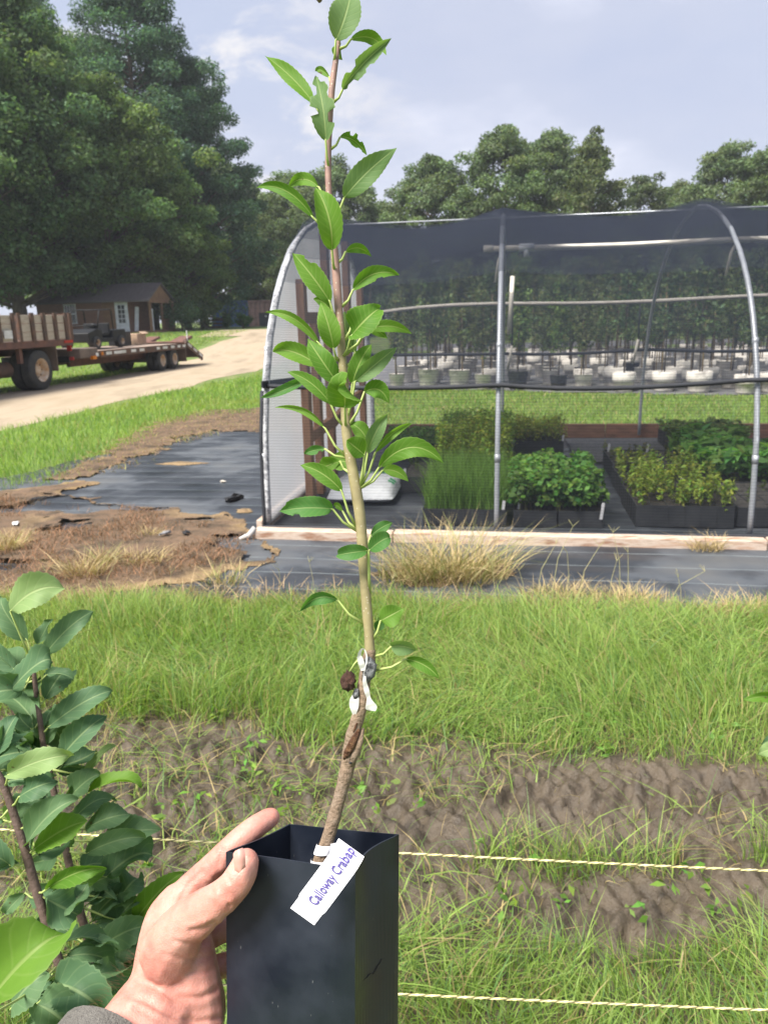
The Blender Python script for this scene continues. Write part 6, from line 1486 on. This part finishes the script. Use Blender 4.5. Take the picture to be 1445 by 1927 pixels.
tall = .12 + .16 * fbm(x * 1.1, y * 1.4, 81); tall *= np.where(y < 1.85, .8, 1) * (1 - .55 * sm(.1, .6, mk_)) * (1 - .35 * sm(2.95, 2.55, y) * sm(2.2, 2.5, y)) * (1 - .35 * sm(e_ - .35, e_, y))
h = tall * (.55 + .75 * rg.random(n))
P = np.column_stack([x, y, np.zeros(n) - .01])
col = gcol(x, y, n, dry=.10 + .55 * sm(e_ - .22, e_, y) + .16 * sm(.15, .6, mk_))
wind = np.where(rg.random(n) < .4, rg.random(n) * 6.28, fbm(x * 1.5, y * 1.9, 141) * 16 + .8 * rg.normal(size=n)); lay = sm(.48, .66, fbm(x * 1.9 + 5, y * 2.4, 143))
v = blades(P, h, .0024 + .0045 * rg.random(n) ** 2, .22 * rg.normal(size=n) + .55 * lay * rg.random(n), .15 + .85 * rg.random(n) ** 1.4 + .7 * lay * rg.random(n) + .5 * sm(.1, .6, mk_), col, rg, tri=4, facing=wind)
o = link('grass', npmesh('grass', v[0], v[1], col=v[2]), GRASS); tag(o, 'long green grass in the foreground between the mud and the ground cloth', 'grass', kind='stuff')
# flattened trampled blades in the mud
x, y = scatter(13000, (-2.6, 2.6), (1.2, 3.0), lambda a, b: mud_mask(a, b) * infr(a, b) * sm(.45, .62, fbm(a * 3.2, b * 3.2, 88)), rg); n = len(x)
v = blades(np.column_stack([x, y, np.full(n, .012)]), .05 + .08 * rg.random(n), .003 + .003 * rg.random(n), 1.0 * rg.normal(size=n), .8 + .8 * rg.random(n), gcol(x, y, n, .3), rg, tri=3)
o = link('trampled_grass', npmesh('trampled_grass', v[0], v[1], col=v[2]), GRASS); tag(o, 'short trampled grass lying in the muddy wheel track', 'grass', kind='stuff')
# broad low weeds at the mud edge
x, y = scatter(900, (-2.4, 2.6), (1.2, 3.1), lambda a, b: infr(a, b) * .5 * sm(.5, .65, fbm(a * 2.2, b * 2.2, 99)), rg); n = len(x)
v = leaf_cloud(np.column_stack([x, y, np.full(n, .05)]), 6, .035, (.16, .28, .05), (.035, .035, .03), up_=1.2, asp=.42, rg=rg)
o = link('low_weeds', npmesh('low_weeds', v[0], v[1], col=v[2]), GRASS); tag(o, 'low broadleaf weeds scattered along the mud edge', 'weeds', kind='stuff')
# grass between cloth and road, and round the vehicles
def poly_keep(poly, soft=.4):
    return lambda a, b: sm(-soft * .3, soft, pdist(a, b, poly) + (fbm(a * .9, b * .9, 101) - .5) * 1.0)
pl1 = [tuple(gp(*q_)[:2]) for q_ in ((-300, 830), (0, 812), (150, 776), (300, 742), (505, 700), (520, 778), (400, 790), (310, 810), (230, 850), (170, 880), (90, 912), (-20, 935), (-400, 970))]
x, y = scatter(150000, (-12, -.5), (6.6, 28), lambda a, b: poly_keep(pl1)(a, b) * np.clip(9 / b, .25, 1.2), rg); n = len(x)
yel = sm(.45, .65, fbm(x * .35, y * .5, 111)) * sm(12, 17, y)
cg = gcol(x, y, n, .04) * np.array([.95, 1.0, .9]); cg = cg * (1 - .6 * yel[:, None]) + np.array([.36, .36, .10]) * .6 * yel[:, None]
v = blades(np.column_stack([x, y, tz(x, y) - .03]), (.10 + .12 * fbm(x, y, 121)) * (.6 + .7 * rg.random(n)), (.006 + .005 * rg.random(n)) * (y / 10).clip(.8, 2.2), .25 * rg.normal(size=n), .2 + .6 * rg.random(n), cg, rg, tri=2)
o = link('grass', npmesh('grass', v[0], v[1], col=v[2]), GRASS); tag(o, 'bright green verge grass between the sandy road and the ground cloth', 'grass', kind='stuff')
# lawn behind the shade house
def kp2(a, b):
    q_ = np.column_stack([a, b]) - HO[None]; t_ = q_ @ DD; s_ = q_ @ LD
    return (t_ > 5.3) * (pdist(a, b, pad) < .05) * (s_ > -1.5) * sm(24, 16, b) * .9 + (t_ > 5.3) * (s_ <= -1.5) * 0
x, y = scatter(120000, (-2, 13), (9.0, 24), kp2, rg); n = len(x)
v = blades(np.column_stack([x, y, tz(x, y) - .03]), (.07 + .06 * fbm(x, y, 131)) * (.6 + .7 * rg.random(n)), (.007 + .006 * rg.random(n)) * (y / 10).clip(.8, 2), .3 * rg.normal(size=n), .2 + .6 * rg.random(n), gcol(x, y, n, .10), rg, tri=2)
o = link('grass', npmesh('grass', v[0], v[1], col=v[2]), GRASS); tag(o, 'mown lawn strip behind the shade house', 'grass', kind='stuff')
x, y = scatter(60000, (-22, -6), (14, 48), lambda a, b: (a < -6.3 + (b - 12.7) * .139 - 4.3 - 2.2 * sm(27, 42, b)) * (a > -.55 * b - 1.5) * 1.0, rg); n = len(x)
v = blades(np.column_stack([x, y, tz(x, y) - .03]), .06 + .08 * rg.random(n), (.012 + .008 * rg.random(n)) * (y / 20), .3 * rg.normal(size=n), .2 + .6 * rg.random(n), gcol(x, y, n, .06), rg, tri=2)
o = link('grass', npmesh('grass', v[0], v[1], col=v[2]), GRASS); tag(o, 'grass under and behind the truck and trailer', 'grass', kind='stuff')
# dry tussocks and weeds
def tussock(px_, py_, r_, h_, n, label, seed, green=.3, name='dry_grass_clump'):
    rg2 = np.random.default_rng(seed); c = gp(px_, py_); a = rg2.random(n) * 6.28; rr = r_ * rg2.random(n) ** .7
    P = np.column_stack([c[0] + rr * np.cos(a), c[1] + rr * .6 * np.sin(a), np.full(n, .02)])
    cc = np.where((rg2.random(n) < green)[:, None], np.array([.26, .28, .10]), np.array([.50, .39, .21])) * (.6 + .7 * rg2.random((n, 1)))
    v = blades(P, h_ * (.45 + .8 * rg2.random(n)), .0035 + .003 * rg2.random(n), .1 + .8 * rg2.random(n) ** 1.4, .1 + .9 * rg2.random(n), cc, rg2, tri=3, facing=a + 1.1 * rg2.normal(size=n))
    r = empty(name, (c[0], c[1], .02)); tag(r, label, 'grass clump', 'dry grass clumps on and beside the cloth')
    link('blades', npmesh('blades', v[0], v[1], col=v[2]), DRY, r, True)['kind'] = 'stuff'
tussock(850, 1092, .36, .36, 800, 'large straw-coloured grass clump in front of the shade house base board', 1)
tussock(765, 1098, .20, .26, 260, 'smaller dry clump joining the large one at its left', 21, .45)
tussock(165, 1092, .14, .20, 260, 'pale dry grass clump at the front of the washed dirt', 2, .15)
tussock(15, 1045, .12, .20, 240, 'straw clump at the left picture edge on the dirt', 3, .1)
tussock(265, 1068, .20, .14, 260, 'low rusty dead weed patch in the middle of the dirt', 4, .05)
tussock(280, 1015, .10, .10, 120, 'small dead weed tuft at the back of the dirt', 5, .05)
tussock(200, 1070, .07, .17, 70, 'thin green and tan tuft beside the rusty weed patch', 6, .7)
tussock(1330, 1040, .12, .14, 160, 'dark withered weed against the base board at right', 7, .0)
tussock(1180, 1140, .25, .10, 350, 'crinkled brown grass mat on the cloth edge, right of the big clump', 8, .05)
tussock(1390, 1165, .22, .12, 300, 'crinkled brown grass at the cloth edge near the right picture border', 9, .05)
tussock(1060, 1128, .25, .10, 300, 'dry brown fringe on the cloth edge below the big clump', 10, .1)
tussock(420, 1105, .15, .16, 120, 'sparse tan weeds at the cloth edge left of the sapling', 11, .4)
# dead litter fringe along the cloth edge and over the dirt
x, y = scatter(16000, (-3.2, 3.2), (3.6, 5.6), lambda a, b: sm(.28, .0, np.abs(b - edge_y(a) - .03)) * (.35 + .65 * sm(.4, .6, fbm(a * 2, b * 2, 151))) * infr(a, b), rg); n = len(x)
cc = np.array([.47, .345, .205]) * (.55 + .7 * rg.random((n, 1)))
v1 = blades(np.column_stack([x, y, np.full(n, .02)]), .04 + .08 * rg.random(n), .003 + .003 * rg.random(n), .9 * rg.normal(size=n), .3 + .9 * rg.random(n), cc, rg)
dp_ = [tuple(gp(*q_)[:2]) for q_ in ((-400, 960), (0, 945), (200, 960), (400, 992), (480, 1030), (430, 1070), (280, 1105), (0, 1125), (-400, 1140))]
x, y = scatter(30000, (-4.6, -.6), (4.4, 8), lambda a, b: (pdist(a, b, dp_) > 0) * sm(.40, .62, fbm(a * 2.4, b * 2.4, 161)), rg); n = len(x)
cc = np.where((rg.random(n) < .5)[:, None], np.array([.36, .20, .12]), np.array([.20, .14, .09])) * (.6 + .7 * rg.random((n, 1)))
v2 = blades(np.column_stack([x, y, np.full(n, .05)]), .03 + .07 * rg.random(n), .003 + .003 * rg.random(n), 1.0 * rg.normal(size=n), .3 + .9 * rg.random(n), cc, rg)
dq = [tuple(gp(*q_)[:2]) for q_ in ((300, 846), (400, 812), (640, 812), (640, 772), (505, 768), (390, 775), (310, 792), (240, 826), (190, 862), (90, 906), (205, 888))]
x, y = scatter(26000, (-4.5, .5), (7.5, 14.5), lambda a, b: sm(-.35, .1, pdist(a, b, dq) + (fbm(a * 2, b * 2, 171) - .5) * .6) * .7, rg); n = len(x)
cc = np.where((rg.random(n) < .6)[:, None], np.array([.40, .27, .16]), np.array([.30, .30, .10])) * (.6 + .7 * rg.random((n, 1)))
v3 = blades(np.column_stack([x, y, np.full(n, .01)]), .03 + .06 * rg.random(n), .005 + .005 * rg.random(n), .9 * rg.normal(size=n), .3 + .9 * rg.random(n), cc, rg)
vv = cat([v1, v2, v3]); o = link('dead_litter', npmesh('dead_litter', vv[0], vv[1], col=vv[2]), DRY); tag(o, 'brown dead grass litter along the cloth edge and over the dirt', 'litter', kind='stuff')
# tall thin seed stalks in front of the cloth
rg = np.random.default_rng(8); m = MB()
for px_, top in [(945, 1010), (1000, 1030), (1035, 1000), (1070, 1045), (1085, 1035), (1160, 1010), (1185, 1045), (1250, 1080), (1270, 1090), (870, 1060), (1130, 1060), (985, 1075), (590, 1060), (530, 1075), (480, 1070), (200, 1055), (120, 1075), (60, 1080), (330, 1080), (740, 1090)]:
    b_ = gp(px_ + rg.normal() * 6, 1140); hh = (1140 - top) / FPX * 4.7 * 1.05
    s_ = rg.normal() * .05; m.tube([b_, b_ + np.array([s_ * .5, 0, hh * .6]), b_ + np.array([s_ * 1.6, 0, hh])], [.0022, .0017, .001], 4)
    for k in range(3): a_ = rg.random() * 6.28; t_ = b_ + np.array([s_ * 1.6, 0, hh]); m.tube([t_, t_ + np.array([.035 * math.cos(a_), .02 * math.sin(a_), .03 + .02 * rg.random()])], [.0014, .0008], 4)
o = m.build('seed_stalks', PM('stalk', (.34, .34, .15), (.42, .36, .2), rough=.8, scale=30)); tag(o, 'thin upright seed stalks standing before the ground cloth', 'weeds', kind='stuff')

# ------------------------------------------------------------------ humid air
hm, ht, ho = newmat('humid_air'); pv = N(ht, 'ShaderNodeVolumePrincipled'); pv.inputs['Color'].default_value = (.86, .91, 1.0, 1); pv.inputs['Density'].default_value = .0006
ht.links.new(pv.outputs[0], ho.inputs['Volume'])
hz = MB().box((0, 400, 14.0), (1900, 1160, 32)).build('haze', hm); tag(hz, kind='stuff')
